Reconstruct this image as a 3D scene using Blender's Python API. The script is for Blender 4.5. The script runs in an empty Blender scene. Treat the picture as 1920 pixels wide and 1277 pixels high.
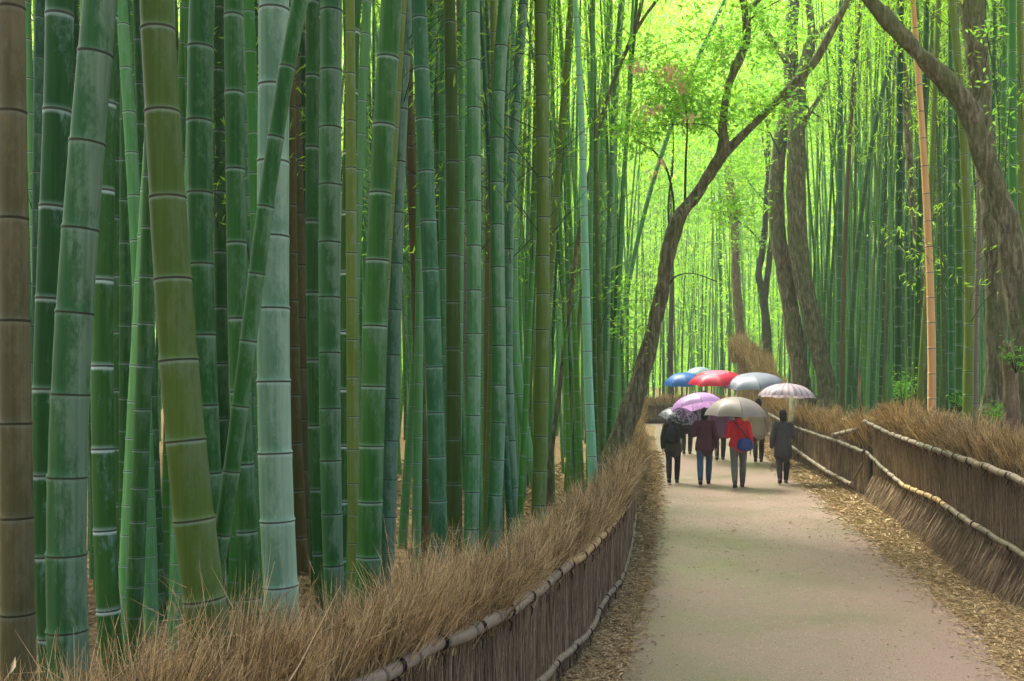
import bpy, math, random
import numpy as np
from mathutils import Vector
random.seed(7); rng = np.random.default_rng(7)
sc = bpy.context.scene
col = sc.collection
F = 1867.0; HZ = 745.0; EYE = 2.0

# ------------------------------------------------------------------ helpers
def link(name, data): 
    o = bpy.data.objects.new(name, data); col.objects.link(o); return o
def tag(o, label=None, cat=None, group=None, kind=None):
    if label: o['label'] = label
    if cat: o['category'] = cat
    if group: o['group'] = group
    if kind: o['kind'] = kind
    return o
def empty(name, loc=(0, 0, 0)):
    o = link(name, None); o.location = loc; o.empty_display_size = .2; return o
def parent(o, p):
    o.parent = p
    return o
class MB:
    """collects vertex / face arrays and builds one mesh object"""
    def __init__(s): s.v = []; s.q = []; s.t = []; s.n = 0; s.a = []; s.ms = []
    def add(s, v, q=None, t=None, a=None, m=0):
        v = np.asarray(v, float).reshape(-1, 3)
        if q is not None and len(q): s.q.append((np.asarray(q, int).reshape(-1, 4) + s.n, m))
        if t is not None and len(t): s.t.append((np.asarray(t, int).reshape(-1, 3) + s.n, m))
        s.v.append(v); s.a.append(np.zeros(len(v)) if a is None else np.asarray(a, float)); s.n += len(v)
    def mesh(s, name, mats, smooth=True, attr=None, off=(0, 0, 0)):
        me = bpy.data.meshes.new(name)
        V = np.concatenate(s.v) - np.array(off); 
        Q = np.concatenate([x for x, _ in s.q]) if s.q else np.zeros((0, 4), int)
        T = np.concatenate([x for x, _ in s.t]) if s.t else np.zeros((0, 3), int)
        mi = np.concatenate([np.full(len(x), m) for x, m in s.q] + [np.full(len(x), m) for x, m in s.t])
        me.vertices.add(len(V)); me.vertices.foreach_set('co', V.astype(np.float32).ravel())
        L = np.concatenate([Q.ravel(), T.ravel()]).astype(np.int32)
        me.loops.add(len(L)); me.loops.foreach_set('vertex_index', L)
        st = np.concatenate([np.arange(len(Q)) * 4, len(Q) * 4 + np.arange(len(T)) * 3]).astype(np.int32)
        me.polygons.add(len(st)); me.polygons.foreach_set('loop_start', st)
        me.polygons.foreach_set('material_index', mi.astype(np.int32))
        me.update(calc_edges=True)
        me.polygons.foreach_set('use_smooth', np.full(len(st), smooth))
        if attr:
            at = me.attributes.new(attr, 'FLOAT', 'POINT'); at.data.foreach_set('value', np.concatenate(s.a).astype(np.float32))
        for m in (mats if isinstance(mats, (list, tuple)) else [mats]): me.materials.append(m)
        return me
    def build(s, name, mats, par=None, smooth=True, attr=None, off=(0, 0, 0)):
        o = link(name, s.mesh(name, mats, smooth, attr, off))
        if par is not None: parent(o, par)
        return o
def nrm(a): return a / np.maximum(np.linalg.norm(a, axis=-1, keepdims=True), 1e-9)
def tube(mb, P, R, n=12, a=None, cap=True, flat=None, m=0):
    """tapered tube along polyline P with radii R (or (Rx,Ry) pairs)"""
    P = np.asarray(P, float); k = len(P); R = np.asarray(R, float)
    if R.ndim == 0: R = np.full(k, float(R))
    Ra, Rb = (R[:, 0], R[:, 1]) if R.ndim == 2 else (R, R)
    T = nrm(np.gradient(P, axis=0))
    ref = np.array([1., 0, 0]) if np.mean(np.abs(T[:, 0])) < .8 else np.array([0, 0, 1.])
    S = nrm(ref - T * (T @ ref)[:, None]); B = np.cross(T, S)
    th = np.linspace(0, 2 * np.pi, n, endpoint=False)
    V = P[:, None] + (Ra[:, None] * np.cos(th))[..., None] * S[:, None] + (Rb[:, None] * np.sin(th))[..., None] * B[:, None]
    i = np.arange(k - 1)[:, None] * n; j = np.arange(n); j2 = (j + 1) % n
    Q = np.stack([i + j, i + j2, i + n + j2, i + n + j], -1).reshape(-1, 4)
    V = V.reshape(-1, 3); A = np.repeat(a, n) if a is not None else np.zeros(k * n); tr = None
    if cap:
        V = np.vstack([V, P[0], P[-1]]); A = np.append(A, [A[0], A[-1]])
        tr = np.vstack([np.stack([np.full(n, k * n), j2, j], -1), np.stack([np.full(n, k * n + 1), (k - 1) * n + j, (k - 1) * n + j2], -1)])
    mb.add(V, Q, tr, A, m)
def rounded(P, R):
    """adds rounded ends to a limb"""
    P = np.asarray(P, float); R = np.asarray(R, float)
    if R.ndim == 1: R = np.stack([R, R], 1)
    d0 = nrm(P[0] - P[1]); d1 = nrm(P[-1] - P[-2]); r0 = R[0].min(); r1 = R[-1].min()
    P2 = [P[0] + d0 * r0 * .98, P[0] + d0 * r0 * .7] + list(P) + [P[-1] + d1 * r1 * .7, P[-1] + d1 * r1 * .98]
    R2 = [R[0] * .2, R[0] * .7] + list(R) + [R[-1] * .7, R[-1] * .2]
    return np.array(P2), np.array(R2)
def limb(mb, P, R, n=14): tube(mb, *rounded(P, R), n=n)
def ell(mb, c, r, n=16, k=10):
    z = -np.cos(np.linspace(0.08, np.pi - .08, k)); rr = np.sqrt(1 - z * z)
    P = np.array([[c[0], c[1], c[2] + r[2] * q] for q in z]); tube(mb, P, np.stack([rr * r[0], rr * r[1]], 1), n=n)
def strands(mb, base, d, L, r, bend=.15, segs=2, m=0, sides=3):
    """many thin stems: 3 sided, tapered, slightly bent"""
    N = len(base); d = nrm(d); k = segs + 1
    side = nrm(np.cross(d, rng.normal(size=(N, 3)))); up = np.cross(d, side)
    bd = side * (rng.normal(size=(N, 1)) * bend)
    t = np.linspace(0, 1, k)
    C = base[:, None] + d[:, None] * (L[:, None] * t)[..., None] + bd[:, None] * ((L[:, None]) * t ** 2)[..., None]
    rad = r[:, None] * (1 - .8 * t ** 1.5)
    th = np.arange(sides) * 2 * np.pi / sides
    V = C[:, :, None] + rad[..., None, None] * (np.cos(th)[:, None] * side[:, None, None] + np.sin(th)[:, None] * up[:, None, None])
    o = (np.arange(N) * k * sides)[:, None, None]; i = (np.arange(segs) * sides)[None, :, None]; j = np.arange(sides)[None, None]; j2 = (j + 1) % sides
    Q = np.stack([o + i + j, o + i + j2, o + i + sides + j2, o + i + sides + j], -1).reshape(-1, 4)
    mb.add(V.reshape(-1, 3), Q, m=m)
def leaves(mb, C, d, L, W, m=0, up=None, fold=.15):
    """diamond leaves with a midrib fold"""
    N = len(C); d = nrm(d)
    u = rng.normal(size=(N, 3)) * .6 + np.array([0, 0, 1.]) if up is None else up
    s = nrm(np.cross(d, u)); nn = np.cross(s, d)
    L = np.broadcast_to(L, (N,))[:, None]; W = np.broadcast_to(W, (N,))[:, None]
    V = np.stack([C, C + d * L * .42 + s * W * .5 + nn * W * fold, C + d * L - nn * L * .12, C + d * L * .42 - s * W * .5 + nn * W * fold], 1)
    o = np.arange(N)[:, None] * 4
    mb.add(V.reshape(-1, 3), t=np.concatenate([o + np.array([0, 1, 2]), o + np.array([0, 2, 3])]), m=m)

def smooth01(t): t = np.clip(t, 0, 1); return t * t * (3 - 2 * t)
def basez(Y): return np.interp(Y, [-20, 18, 24, 31, 45, 60, 120, 400], [0, 0, .07, .42, .78, 1.2, 3.5, 8])
def unp(x, y, s): return np.array([(x - 960) / s, F / s, EYE - (y - HZ) / s])
def gpx(x, y):
    """ground point seen at photo pixel x,y"""
    Y = 4.
    while Y < 300 and EYE - (y - HZ) * Y / F > basez(Y): Y += .05
    return np.array([(x - 960) * Y / F, Y, float(basez(Y))])

# ------------------------------------------------------------------ fence plans
LF = np.array([(-400, 900), (0, 690), (400, 545), (600, 468), (700, 429), (800, 388), (895, 352), (959, 321), (1001, 293), (1039, 266), (1081, 243), (1118, 212), (1155, 178), (1174, 145), (1184, 120), (1190, 98), (1194, 76), (1198, 58), (1201, 50)], float)
def LFs(x): return np.interp(x, LF[:, 0], LF[:, 1])
LFP = np.array([((x - 960) / s, F / s) for x, s in LF])
def LFX(Y): return np.where(Y < LFP[0, 1], LFP[0, 0] - (LFP[0, 1] - Y) * .42, np.interp(Y, LFP[:, 1], LFP[:, 0]))
rb = [(1990, 1165), (1917, 1127), (1853, 1093), (1760, 1018), (1665, 948), (1600, 920), (1545, 893), (1490, 860), (1450, 836)]
RP3 = np.array([gpx(*p) for p in rb])
RFs = np.array([(p[0], F / g[1]) for p, g in zip(rb, RP3)])[::-1]
def RS(x): return np.interp(x, RFs[:, 0], RFs[:, 1])
RFP = np.vstack([[[3.9, -12], [4.6, 3.]], RP3[:, :2], [[12.6, 36.], [13.5, 41.], [13.0, 44.5], [11.2, 46.], [8., 46.3], [4.0, 46.4]]])
def RFX(Y):
    P = RFP[:-4]; return np.where(Y > 44, 60., np.interp(Y, P[:, 1], P[:, 0]))
def gz(X, Y):
    X = np.asarray(X, float); Y = np.asarray(Y, float)
    dl = LFX(Y) - X; dr = X - np.where(Y > 44, 1e3, RFX(Y))
    z = basez(Y) + .05 * np.clip(dl, 0, 14) * (dl > 0) + .75 * smooth01((dr - .15) / 2.) + .03 * np.clip(dr, 0, 12)
    z = z + np.where(Y > 46.5, .5 * smooth01((Y - 46.5) / 3), 0)
    return z + (.03 * np.sin(X * 2.1 + Y) * np.sin(Y * 1.7 - X * .6)) * ((dl > .2) | (dr > .2) | (Y > 47))

# ------------------------------------------------------------------ materials
def mat(name, rough=.6, spec=.4):
    m = bpy.data.materials.new(name); m.use_nodes = True; nt = m.node_tree; b = nt.nodes['Principled BSDF']
    b.inputs['Roughness'].default_value = rough; b.inputs['Specular IOR Level'].default_value = spec
    return m, nt, b
class N:
    def __init__(s, nt): s.nt = nt
    def n(s, t, **kw):
        x = s.nt.nodes.new(t)
        for k, v in kw.items(): setattr(x, k, v)
        return x
    def l(s, a, b): s.nt.links.new(a, b)
    def val(s, sock, v):
        if hasattr(v, 'links') or isinstance(v, bpy.types.NodeSocket): s.l(v, sock)
        else: sock.default_value = v
    def math(s, op, a, b=0., c=None, clamp=False):
        x = s.n('ShaderNodeMath', operation=op, use_clamp=clamp); s.val(x.inputs[0], a); s.val(x.inputs[1], b)
        if c is not None: s.val(x.inputs[2], c)
        return x.outputs[0]
    def mix(s, f, a, b, mode='MIX'):
        x = s.n('ShaderNodeMix', data_type='RGBA', blend_type=mode); s.val(x.inputs[0], f)
        s.val(x.inputs[6], a if not isinstance(a, tuple) else (*a[:3], 1)); s.val(x.inputs[7], b if not isinstance(b, tuple) else (*b[:3], 1)); return x.outputs[2]
    def noise(s, vec, scale, detail=3, rough=.55, dist=0.):
        x = s.n('ShaderNodeTexNoise'); s.l(vec, x.inputs['Vector']); x.inputs['Scale'].default_value = scale
        x.inputs['Detail'].default_value = detail; x.inputs['Roughness'].default_value = rough; x.inputs['Distortion'].default_value = dist; return x.outputs['Fac']
    def coord(s, out='Object', scale=(1, 1, 1), rand=False):
        tc = s.n('ShaderNodeTexCoord'); mp = s.n('ShaderNodeMapping'); s.l(tc.outputs[out], mp.inputs['Vector']); mp.inputs['Scale'].default_value = scale
        if rand:
            oi = s.n('ShaderNodeObjectInfo'); vm = s.n('ShaderNodeVectorMath', operation='SCALE'); vm.inputs[0].default_value = (37, 91, 53); s.l(oi.outputs['Random'], vm.inputs['Scale']); s.l(vm.outputs[0], mp.inputs['Location'])
        return mp.outputs['Vector']
    def ramp(s, f, stops):
        x = s.n('ShaderNodeValToRGB'); s.l(f, x.inputs[0]); e = x.color_ramp.elements
        while len(e) < len(stops): e.new(.5)
        for i, (p, c) in enumerate(stops): e[i].position = p; e[i].color = (*c, 1) if len(c) == 3 else c
        return x.outputs[0]
    def bump(s, h, strength=.3, dist=.01):
        x = s.n('ShaderNodeBump'); s.l(h, x.inputs['Height']); x.inputs['Strength'].default_value = strength; x.inputs['Distance'].default_value = dist; return x.outputs[0]

def culm_mat(name, c1, c2, bloom=(.20, .36, .31), amt=.3, ring=.6, side=.15, rough=.6, spot=.3):
    m, nt, b = mat(name, rough, .2); g = N(nt)
    at = g.n('ShaderNodeAttribute', attribute_name='t'); fr = g.math('FRACT', at.outputs['Fac'])
    st = g.noise(g.coord('Object', (55, 55, 1.2), True), 1, 3)
    bl = g.noise(g.coord('Object', (1, 1, .4), True), 17, 8, .78, .2)
    big = g.noise(g.coord('Object', (1, 1, .5), True), 2.2, 2)
    fine = g.noise(g.coord('Object', (1, 1, .6), True), 70, 3, .7)
    oi = g.n('ShaderNodeObjectInfo')
    base = g.mix(g.math('ADD', g.math('MULTIPLY_ADD', st, 2.2, -.9), g.math('MULTIPLY', big, .7), clamp=True), c1, c2)
    base = g.mix(g.math('MULTIPLY', g.math('GREATER_THAN', fine, .62), spot * .35), base, (.09, .07, .025))
    hsv = g.n('ShaderNodeHueSaturation'); g.l(base, hsv.inputs['Color']); g.l(g.math('MULTIPLY_ADD', oi.outputs['Random'], .5, .75), hsv.inputs['Value']); g.l(g.math('MULTIPLY_ADD', oi.outputs['Random'], -.03, .515), hsv.inputs['Hue'])
    base = hsv.outputs[0]
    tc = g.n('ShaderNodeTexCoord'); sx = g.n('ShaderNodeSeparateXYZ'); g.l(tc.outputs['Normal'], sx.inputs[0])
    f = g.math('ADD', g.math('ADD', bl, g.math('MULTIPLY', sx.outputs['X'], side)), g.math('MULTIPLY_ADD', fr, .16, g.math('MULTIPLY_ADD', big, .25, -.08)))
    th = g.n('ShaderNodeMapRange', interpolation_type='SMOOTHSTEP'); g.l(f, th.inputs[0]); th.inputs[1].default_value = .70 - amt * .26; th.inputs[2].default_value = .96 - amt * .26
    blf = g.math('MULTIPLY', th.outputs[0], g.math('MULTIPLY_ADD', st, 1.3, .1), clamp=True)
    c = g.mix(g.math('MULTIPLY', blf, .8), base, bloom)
    # powder under each node, dark scar at the node
    w = g.n('ShaderNodeMapRange', interpolation_type='SMOOTHSTEP'); g.l(g.math('ADD', fr, g.math('MULTIPLY', bl, .05)), w.inputs[0]); w.inputs[1].default_value = .955; w.inputs[2].default_value = 1.0
    wa = g.n('ShaderNodeMapRange', interpolation_type='SMOOTHSTEP'); g.l(fr, wa.inputs[0]); wa.inputs[1].default_value = .06; wa.inputs[2].default_value = 0.
    wt = g.math('MAXIMUM', w.outputs[0], g.math('MULTIPLY', wa.outputs[0], .35))
    c = g.mix(g.math('MULTIPLY', wt, g.math('MULTIPLY', ring, g.math('MULTIPLY_ADD', oi.outputs['Random'], .8, .4)), clamp=True), c, (.36, .50, .42))
    dk = g.math('MAXIMUM', g.math('GREATER_THAN', fr, .982), g.math('LESS_THAN', fr, .006))
    c = g.mix(g.math('MULTIPLY', dk, .85), c, (.02, .018, .01))
    g.l(c, b.inputs['Base Color'])
    g.l(g.math('MULTIPLY_ADD', blf, .3, rough), b.inputs['Roughness'])
    g.l(g.bump(g.math('ADD', st, g.math('MULTIPLY', fine, .3)), .15, .002), b.inputs['Normal'])
    return m
CM = {
 'green': culm_mat('culm_green', (.009, .070, .006), (.028, .13, .012), (.12,.22,.13), amt=.3, ring=.5),
 'dark': culm_mat('culm_dark_green', (.006, .058, .005), (.016, .105, .010), amt=0., ring=1., side=.1),
 'teal': culm_mat('culm_teal', (.010, .085, .020), (.028, .14, .04), (.12, .24, .14), amt=.5, ring=.5),
 'patch': culm_mat('culm_patchy', (.014, .085, .014), (.035, .14, .028), (.17, .26, .18), amt=.46, ring=.25, side=.22),
 'blue': culm_mat('culm_bluish', (.03, .14, .05), (.06, .2, .08), (.24, .36, .26), amt=.72, ring=.3, side=.2),
 'patch_lit': culm_mat('culm_patchy_lit', (.025, .14, .028), (.07, .23, .06), (.25, .37, .26), amt=.6, ring=.3, side=.2),  # lit copy of the patchy culm: light from the path opening put into its colour
 'pale': culm_mat('culm_pale', (.08, .21, .10), (.14, .29, .16), (.26, .39, .27), amt=.66, ring=.9, side=.2, spot=0),
 'mint': culm_mat('culm_mint', (.16, .42, .24), (.22, .5, .3), (.4, .6, .5), amt=.4, ring=1., spot=0),
 'olive': culm_mat('culm_olive', (.030, .075, .005), (.055, .11, .010), (.10,.15,.07), amt=.3, ring=.3, spot=.8),
 'yellow': culm_mat('culm_yellow_olive', (.08, .14, .014), (.13, .20, .025), (.19, .27, .14), amt=.4, ring=.3, spot=.6),
 'tan': culm_mat('culm_tan', (.07, .07, .022), (.11, .10, .034), (.16, .15, .08), amt=.45, ring=.15, spot=.4),
 'brown': culm_mat('culm_brown', (.085, .072, .014), (.12, .10, .025), (.2, .2, .12), amt=.1, ring=.2, spot=.6),
 'pink': culm_mat('culm_pinkish', (.19, .165, .12), (.25, .21, .16), (.4, .36, .32), amt=.3, ring=.2, spot=.4),
 'orange': culm_mat('culm_orange', (.58, .34, .13), (.72, .46, .20), (.6, .42, .28), amt=.2, ring=.3, spot=.5),
 'fresh': culm_mat('culm_fresh_green', (.05, .21, .045), (.11, .33, .09), (.18, .34, .2), amt=.45, ring=.7, spot=.1),
 'bright': culm_mat('culm_bright_green', (.05, .21, .02), (.09, .28, .035), amt=.02, ring=.9, spot=.1),
}
def leaf_mat(name, c1, c2, trans=.55, rough=.45):
    m = bpy.data.materials.new(name); m.use_nodes = True; nt = m.node_tree; nt.nodes.remove(nt.nodes['Principled BSDF']); g = N(nt)
    ge = g.n('ShaderNodeNewGeometry'); ns = g.noise(g.coord('Object'), .8, 2)
    r = ge.outputs['Random Per Island']
    c = g.mix(g.math('ADD', g.math('MULTIPLY', r, .7), g.math('MULTIPLY', ns, .45), clamp=True), c1, c2)
    c = g.mix(g.math('MULTIPLY', g.math('GREATER_THAN', r, .965), .6), c, (.30, .2, .06))
    d = g.n('ShaderNodeBsdfDiffuse'); t = g.n('ShaderNodeBsdfTranslucent'); gl = g.n('ShaderNodeBsdfGlossy'); gl.inputs['Roughness'].default_value = rough
    g.l(c, d.inputs[0]); g.l(g.mix(1., c, (1.2, 1.2, 1.15), 'MULTIPLY'), t.inputs[0]); gl.inputs[0].default_value = (.8, .9, .7, 1)
    a = g.n('ShaderNodeMixShader'); a.inputs[0].default_value = trans; g.l(d.outputs[0], a.inputs[1]); g.l(t.outputs[0], a.inputs[2])
    b = g.n('ShaderNodeMixShader'); b.inputs[0].default_value = .03; g.l(a.outputs[0], b.inputs[1]); g.l(gl.outputs[0], b.inputs[2])
    g.l(b.outputs[0], nt.nodes['Material Output'].inputs[0]); return m
LEAF = leaf_mat('bamboo_leaf', (.10, .32, .02), (.38, .62, .035), .62)
LEAF2 = leaf_mat('broad_leaf', (.07, .32, .04), (.36, .66, .05), .62)
LEAFF = leaf_mat('far_leaf', (.12, .36, .02), (.36, .62, .04), .62)
DEADL = leaf_mat('dead_leaf', (.60, .34, .22), (.85, .58, .42), .45)
LITTER = leaf_mat('litter_leaf', (.17, .115, .055), (.56, .43, .23), .05, .4)
def bark_mat(name, c1, c2, moss=.3):
    m, nt, b = mat(name, .85, .2); g = N(nt)
    a = g.noise(g.coord('Object', (14, 14, 3), True), 1.5, 6, .65, .4); p = g.noise(g.coord('Object', (1, 1, .5), True), 2.5, 4)
    ri = g.noise(g.coord('Object', (3, 3, 26), True), 1.2, 3)
    c = g.ramp(a, [(.34, tuple(q * .55 for q in c1)), (.47, c1), (.56, tuple((p_ + q) / 2 for p_, q in zip(c1, c2))), (.68, c2)]); th = g.n('ShaderNodeMapRange'); g.l(p, th.inputs[0]); th.inputs[1].default_value = .45; th.inputs[2].default_value = .65
    c = g.mix(g.math('MULTIPLY', th.outputs[0], moss), c, (.10, .15, .04))
    c = g.mix(g.math('MULTIPLY', ri, .12), c, c1)
    g.l(c, b.inputs['Base Color']); g.l(g.bump(g.math('ADD', a, g.math('MULTIPLY', ri, .25)), 1., .05), b.inputs['Normal']); return m
SHRUB = leaf_mat('shrub_leaf', (.05, .20, .015), (.16, .42, .035), .35)
BARK = bark_mat('bark_brown_grey', (.115, .105, .052), (.33, .30, .185), .6)
BARKD = bark_mat('bark_dark', (.035, .04, .03), (.09, .08, .055), .5)
def late(): grit()
BARKT = bark_mat('bark_tan', (.20, .14, .08), (.34, .25, .15), .2)
def twig_mat(name, stops, rough=.8):
    m, nt, b = mat(name, rough, .15); g = N(nt); ge = g.n('ShaderNodeNewGeometry')
    ns = g.noise(g.coord('Object'), 3.0, 3)
    f = g.math('ADD', g.math('MULTIPLY', ge.outputs['Random Per Island'], .65), g.math('MULTIPLY', ns, .5), clamp=True)
    g.l(g.ramp(f, stops), b.inputs['Base Color']); return m
BRUSH = twig_mat('brush_twigs', [(.1, (.04, .028, .012)), (.38, (.18, .12, .05)), (.62, (.44, .31, .13)), (1., (.80, .62, .32))])
BRUSHW = twig_mat('wall_twigs', [(.1, (.06, .042, .024)), (.45, (.20, .145, .085)), (.8, (.38, .285, .17)), (1., (.55, .44, .28))])
CORE, nt_, b_ = mat('brush_core', .95, .1); g_ = N(nt_); g_.l(g_.mix(g_.noise(g_.coord('Object', (60, 60, 2)), 1, 3), (.03, .02, .012), (.10, .065, .035)), b_.inputs['Base Color'])
def rail_mat(name, c1, c2):
    m, nt, b = mat(name, .6, .3); g = N(nt); at = g.n('ShaderNodeAttribute', attribute_name='t'); fr = g.math('FRACT', at.outputs['Fac'])
    a = g.noise(g.coord('Object', (1, 1, 1), True), 25, 5, .7); p = g.noise(g.coord('Object', (1, 1, 1), True), 3, 3)
    c = g.mix(g.math('ADD', g.math('MULTIPLY', a, .5), g.math('MULTIPLY', p, .5)), c1, c2)
    dk = g.math('MAXIMUM', g.math('GREATER_THAN', fr, .95), g.math('LESS_THAN', fr, .05)); c = g.mix(g.math('MULTIPLY', dk, .7), c, (.04, .03, .02))
    g.l(c, b.inputs['Base Color']); g.l(g.bump(a, .4, .004), b.inputs['Normal']); return m
RAILG = rail_mat('rail_weathered_grey', (.10, .085, .055), (.34, .28, .19))
RAILT = rail_mat('rail_golden_tan', (.30, .20, .08), (.50, .36, .16))
RAILD = rail_mat('rail_mossy_dark', (.05, .05, .03), (.17, .15, .085))
ROPE, nt_, b_ = mat('black_rope', .9, .1); g_ = N(nt_); g_.l(g_.mix(g_.noise(g_.coord('Object'), 120, 2), (.01, .009, .008), (.035, .03, .025)), b_.inputs['Base Color'])

def path_mat():
    m, nt, b = mat('path_surface', .6, .35); g = N(nt); v = g.coord('Object')
    a = g.noise(v, 75, 5, .85); p = g.noise(v, .55, 4, .6); q = g.noise(v, 6, 5, .65)
    c = g.ramp(g.math('ADD', g.math('MULTIPLY', p, .7), g.math('MULTIPLY', q, .3)), [(.35, (.135, .125, .065)), (.5, (.19, .138, .10)), (.65, (.225, .145, .118))])
    c = g.mix(g.math('MULTIPLY', g.math('GREATER_THAN', a, .565), .5), c, (.50, .38, .27)); c = g.mix(g.math('MULTIPLY', g.math('LESS_THAN', a, .44), .5), c, (.10, .07, .045))
    g.l(c, b.inputs['Base Color']); g.l(g.math('MULTIPLY_ADD', p, .4, .25), b.inputs['Roughness']); g.l(g.bump(g.math('ADD', a, q), .35, .006), b.inputs['Normal']); return m
def ground_mat():
    m, nt, b = mat('leafy_ground', .95, .1); g = N(nt); v = g.coord('Object')
    a = g.noise(g.coord('Object', (1, .6, 1)), 28, 5, .7, 1.); p = g.noise(v, .8, 4)
    c = g.ramp(a, [(.3, (.07, .045, .022)), (.5, (.22, .145, .07)), (.68, (.42, .30, .15))]); c = g.mix(g.math('MULTIPLY', p, .35), c, (.10, .10, .04))
    g.l(c, b.inputs['Base Color']); g.l(g.bump(a, .8, .03), b.inputs['Normal']); return m
PATH = path_mat(); GROUND = ground_mat()

# ------------------------------------------------------------------ ground and path
def axis(lo, hi, fine_lo, fine_hi, st):
    a = list(np.arange(fine_lo, fine_hi, st)); d = st; x = fine_hi
    while x < hi: a.append(x); d *= 1.25; x += d
    a.append(hi); d = st; x = fine_lo - d; 
    while x > lo: a.insert(0, x); d *= 1.25; x -= d
    a.insert(0, lo); return np.array(a)
gx = axis(-105, 115, -18, 24, .3); gy = axis(-12, 95, -4, 60, .3)
GX, GY = np.meshgrid(gx, gy); GZ = gz(GX, GY)
mb = MB(); ny, nx = GX.shape; ii = np.arange(ny - 1)[:, None] * nx; jj = np.arange(nx - 1)[None]
mb.add(np.stack([GX, GY, GZ], -1), np.stack([ii + jj, ii + jj + 1, ii + nx + jj + 1, ii + nx + jj], -1))
tag(mb.build('ground', GROUND), kind='structure')
pl = [(1165, 1277), (1195, 1180), (1215, 1100), (1228, 1000), (1235, 940), (1236, 880), (1232, 840), (1226, 812)]
pr = [(1905, 1277), (1740, 1100), (1660, 1040), (1600, 985), (1530, 920), (1475, 885), (1440, 850), (1420, 825)]
PLp = np.array([[-1.6, -12], [.2, 4.5]] + [list(gpx(*p)[:2]) for p in pl] + [[6.2, 43.], [6.0, 45.6]])
PRp = np.array([[2.6, -12], [3.1, 4.5]] + [list(gpx(*p)[:2]) for p in pr] + [[12.4, 43.], [11., 45.6]])
YY = np.arange(-11.9, 45.5, .15); u = np.linspace(0, 1, 24)
A = np.interp(YY, PLp[:, 1], PLp[:, 0]) + .04 * np.sin(YY * 3.1) * np.sin(YY * 1.3); B = np.interp(YY, PRp[:, 1], PRp[:, 0]) + .05 * np.sin(YY * 2.3 + 1)
PX = A[:, None] * (1 - u) + B[:, None] * u; PY = np.repeat(YY[:, None], len(u), 1); PZ = basez(PY) + .012 - .012 * (np.abs(u - .5) * 2)[None] ** 8
mb = MB(); ny, nx = PX.shape; ii = np.arange(ny - 1)[:, None] * nx; jj = np.arange(nx - 1)[None]
mb.add(np.stack([PX, PY, PZ + .004], -1), np.stack([ii + jj, ii + jj + 1, ii + nx + jj + 1, ii + nx + jj], -1)); tag(mb.build('path', PATH), kind='structure')
def pathL(Y): return np.interp(Y, PLp[:, 1], PLp[:, 0])
def pathR(Y): return np.interp(Y, PRp[:, 1], PRp[:, 0])
# fallen leaves
def scatter(n, xf0, xf1, y0, y1, L, pw=1.):
    Y = y0 + (y1 - y0) * rng.random(n) ** pw; a = xf0(Y); b = xf1(Y); k = rng.beta(1.3, 1.2, n); X = a + (b - a) * k
    Z = gz(X, Y) + .012 + rng.random(n) * .02 * 1.0; th = rng.random(n) * 6.28
    d = np.stack([np.cos(th), np.sin(th), rng.normal(0, .18, n)], 1); up = rng.normal(0, .28, (n, 3)) + [0, 0, 1]
    ll = L * (.6 + .8 * rng.random(n)) * np.clip(Y / 12, .8, 2.2); return np.stack([X, Y, Z], 1), d, ll, ll * .22, up
mb = MB()
for args in [(20000, lambda Y: LFX(Y) + .02, lambda Y: pathL(Y) + .0 + .10 * rng.normal(size=len(Y)), 5.5, 30, .065, 1.5), (24000, lambda Y: pathR(Y) - .12 + .14 * rng.normal(size=len(Y)), lambda Y: RFX(Y) - .02, 6.3, 36, .075, 1.4),
             (420, lambda Y: pathL(Y) + .1, lambda Y: pathR(Y) - .1, 6.3, 16, .05, 1.), (14000, lambda Y: LFX(Y) - 6, lambda Y: LFX(Y) - .1, 4, 26, .12, 1.2), (5000, lambda Y: RFX(Y) + .3, lambda Y: RFX(Y) + 8, 9, 36, .14, 1.)]:
    C, d, L, W, up = scatter(*args); leaves(mb, C, d, L, W, up=up)
tag(mb.build('fallen_leaves', LITTER, smooth=False), 'dry tan bamboo leaves littering both verges of the path', 'leaf litter', kind='stuff')

mb = MB(); mb.add([(-900, -700, -3.2), (900, -700, -3.2), (900, 900, -3.2), (-900, 900, -3.2)], [(0, 1, 2, 3)]); tag(mb.build('terrain', GROUND), kind='structure')
def grit():
    n = 16000; Y = 6.4 + 14 * rng.random(n) ** 1.6; X = pathL(Y) + .1 + (pathR(Y) - pathL(Y) - .2) * rng.random(n); k = (.0022 + .003 * rng.random(n) ** 3) * np.clip(Y / 8, .9, 2)
    c = np.stack([X, Y, basez(Y) + .016], 1); V = (c[:, None] + k[:, None, None] * (np.array([(1, 0, 0), (0, 1, 0), (-1, 0, 0), (0, -1, 0), (0, 0, .9)])[None] * rng.uniform(.6, 1.3, (n, 5, 1)))).reshape(-1, 3)
    o = np.arange(n)[:, None] * 5; mb = MB(); mb.add(V, t=np.concatenate([o + np.array(f) for f in ((0, 1, 4), (1, 2, 4), (2, 3, 4), (3, 0, 4))]))
    tag(mb.build('grit', twig_mat('grit_stone', [(.2, (.06, .05, .04)), (.45, (.25, .19, .14)), (.8, (.55, .46, .36)), (1., (.75, .68, .58))]), smooth=False), 'fine pale and dark grit strewn over the path surface', 'grit', kind='stuff')
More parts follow.
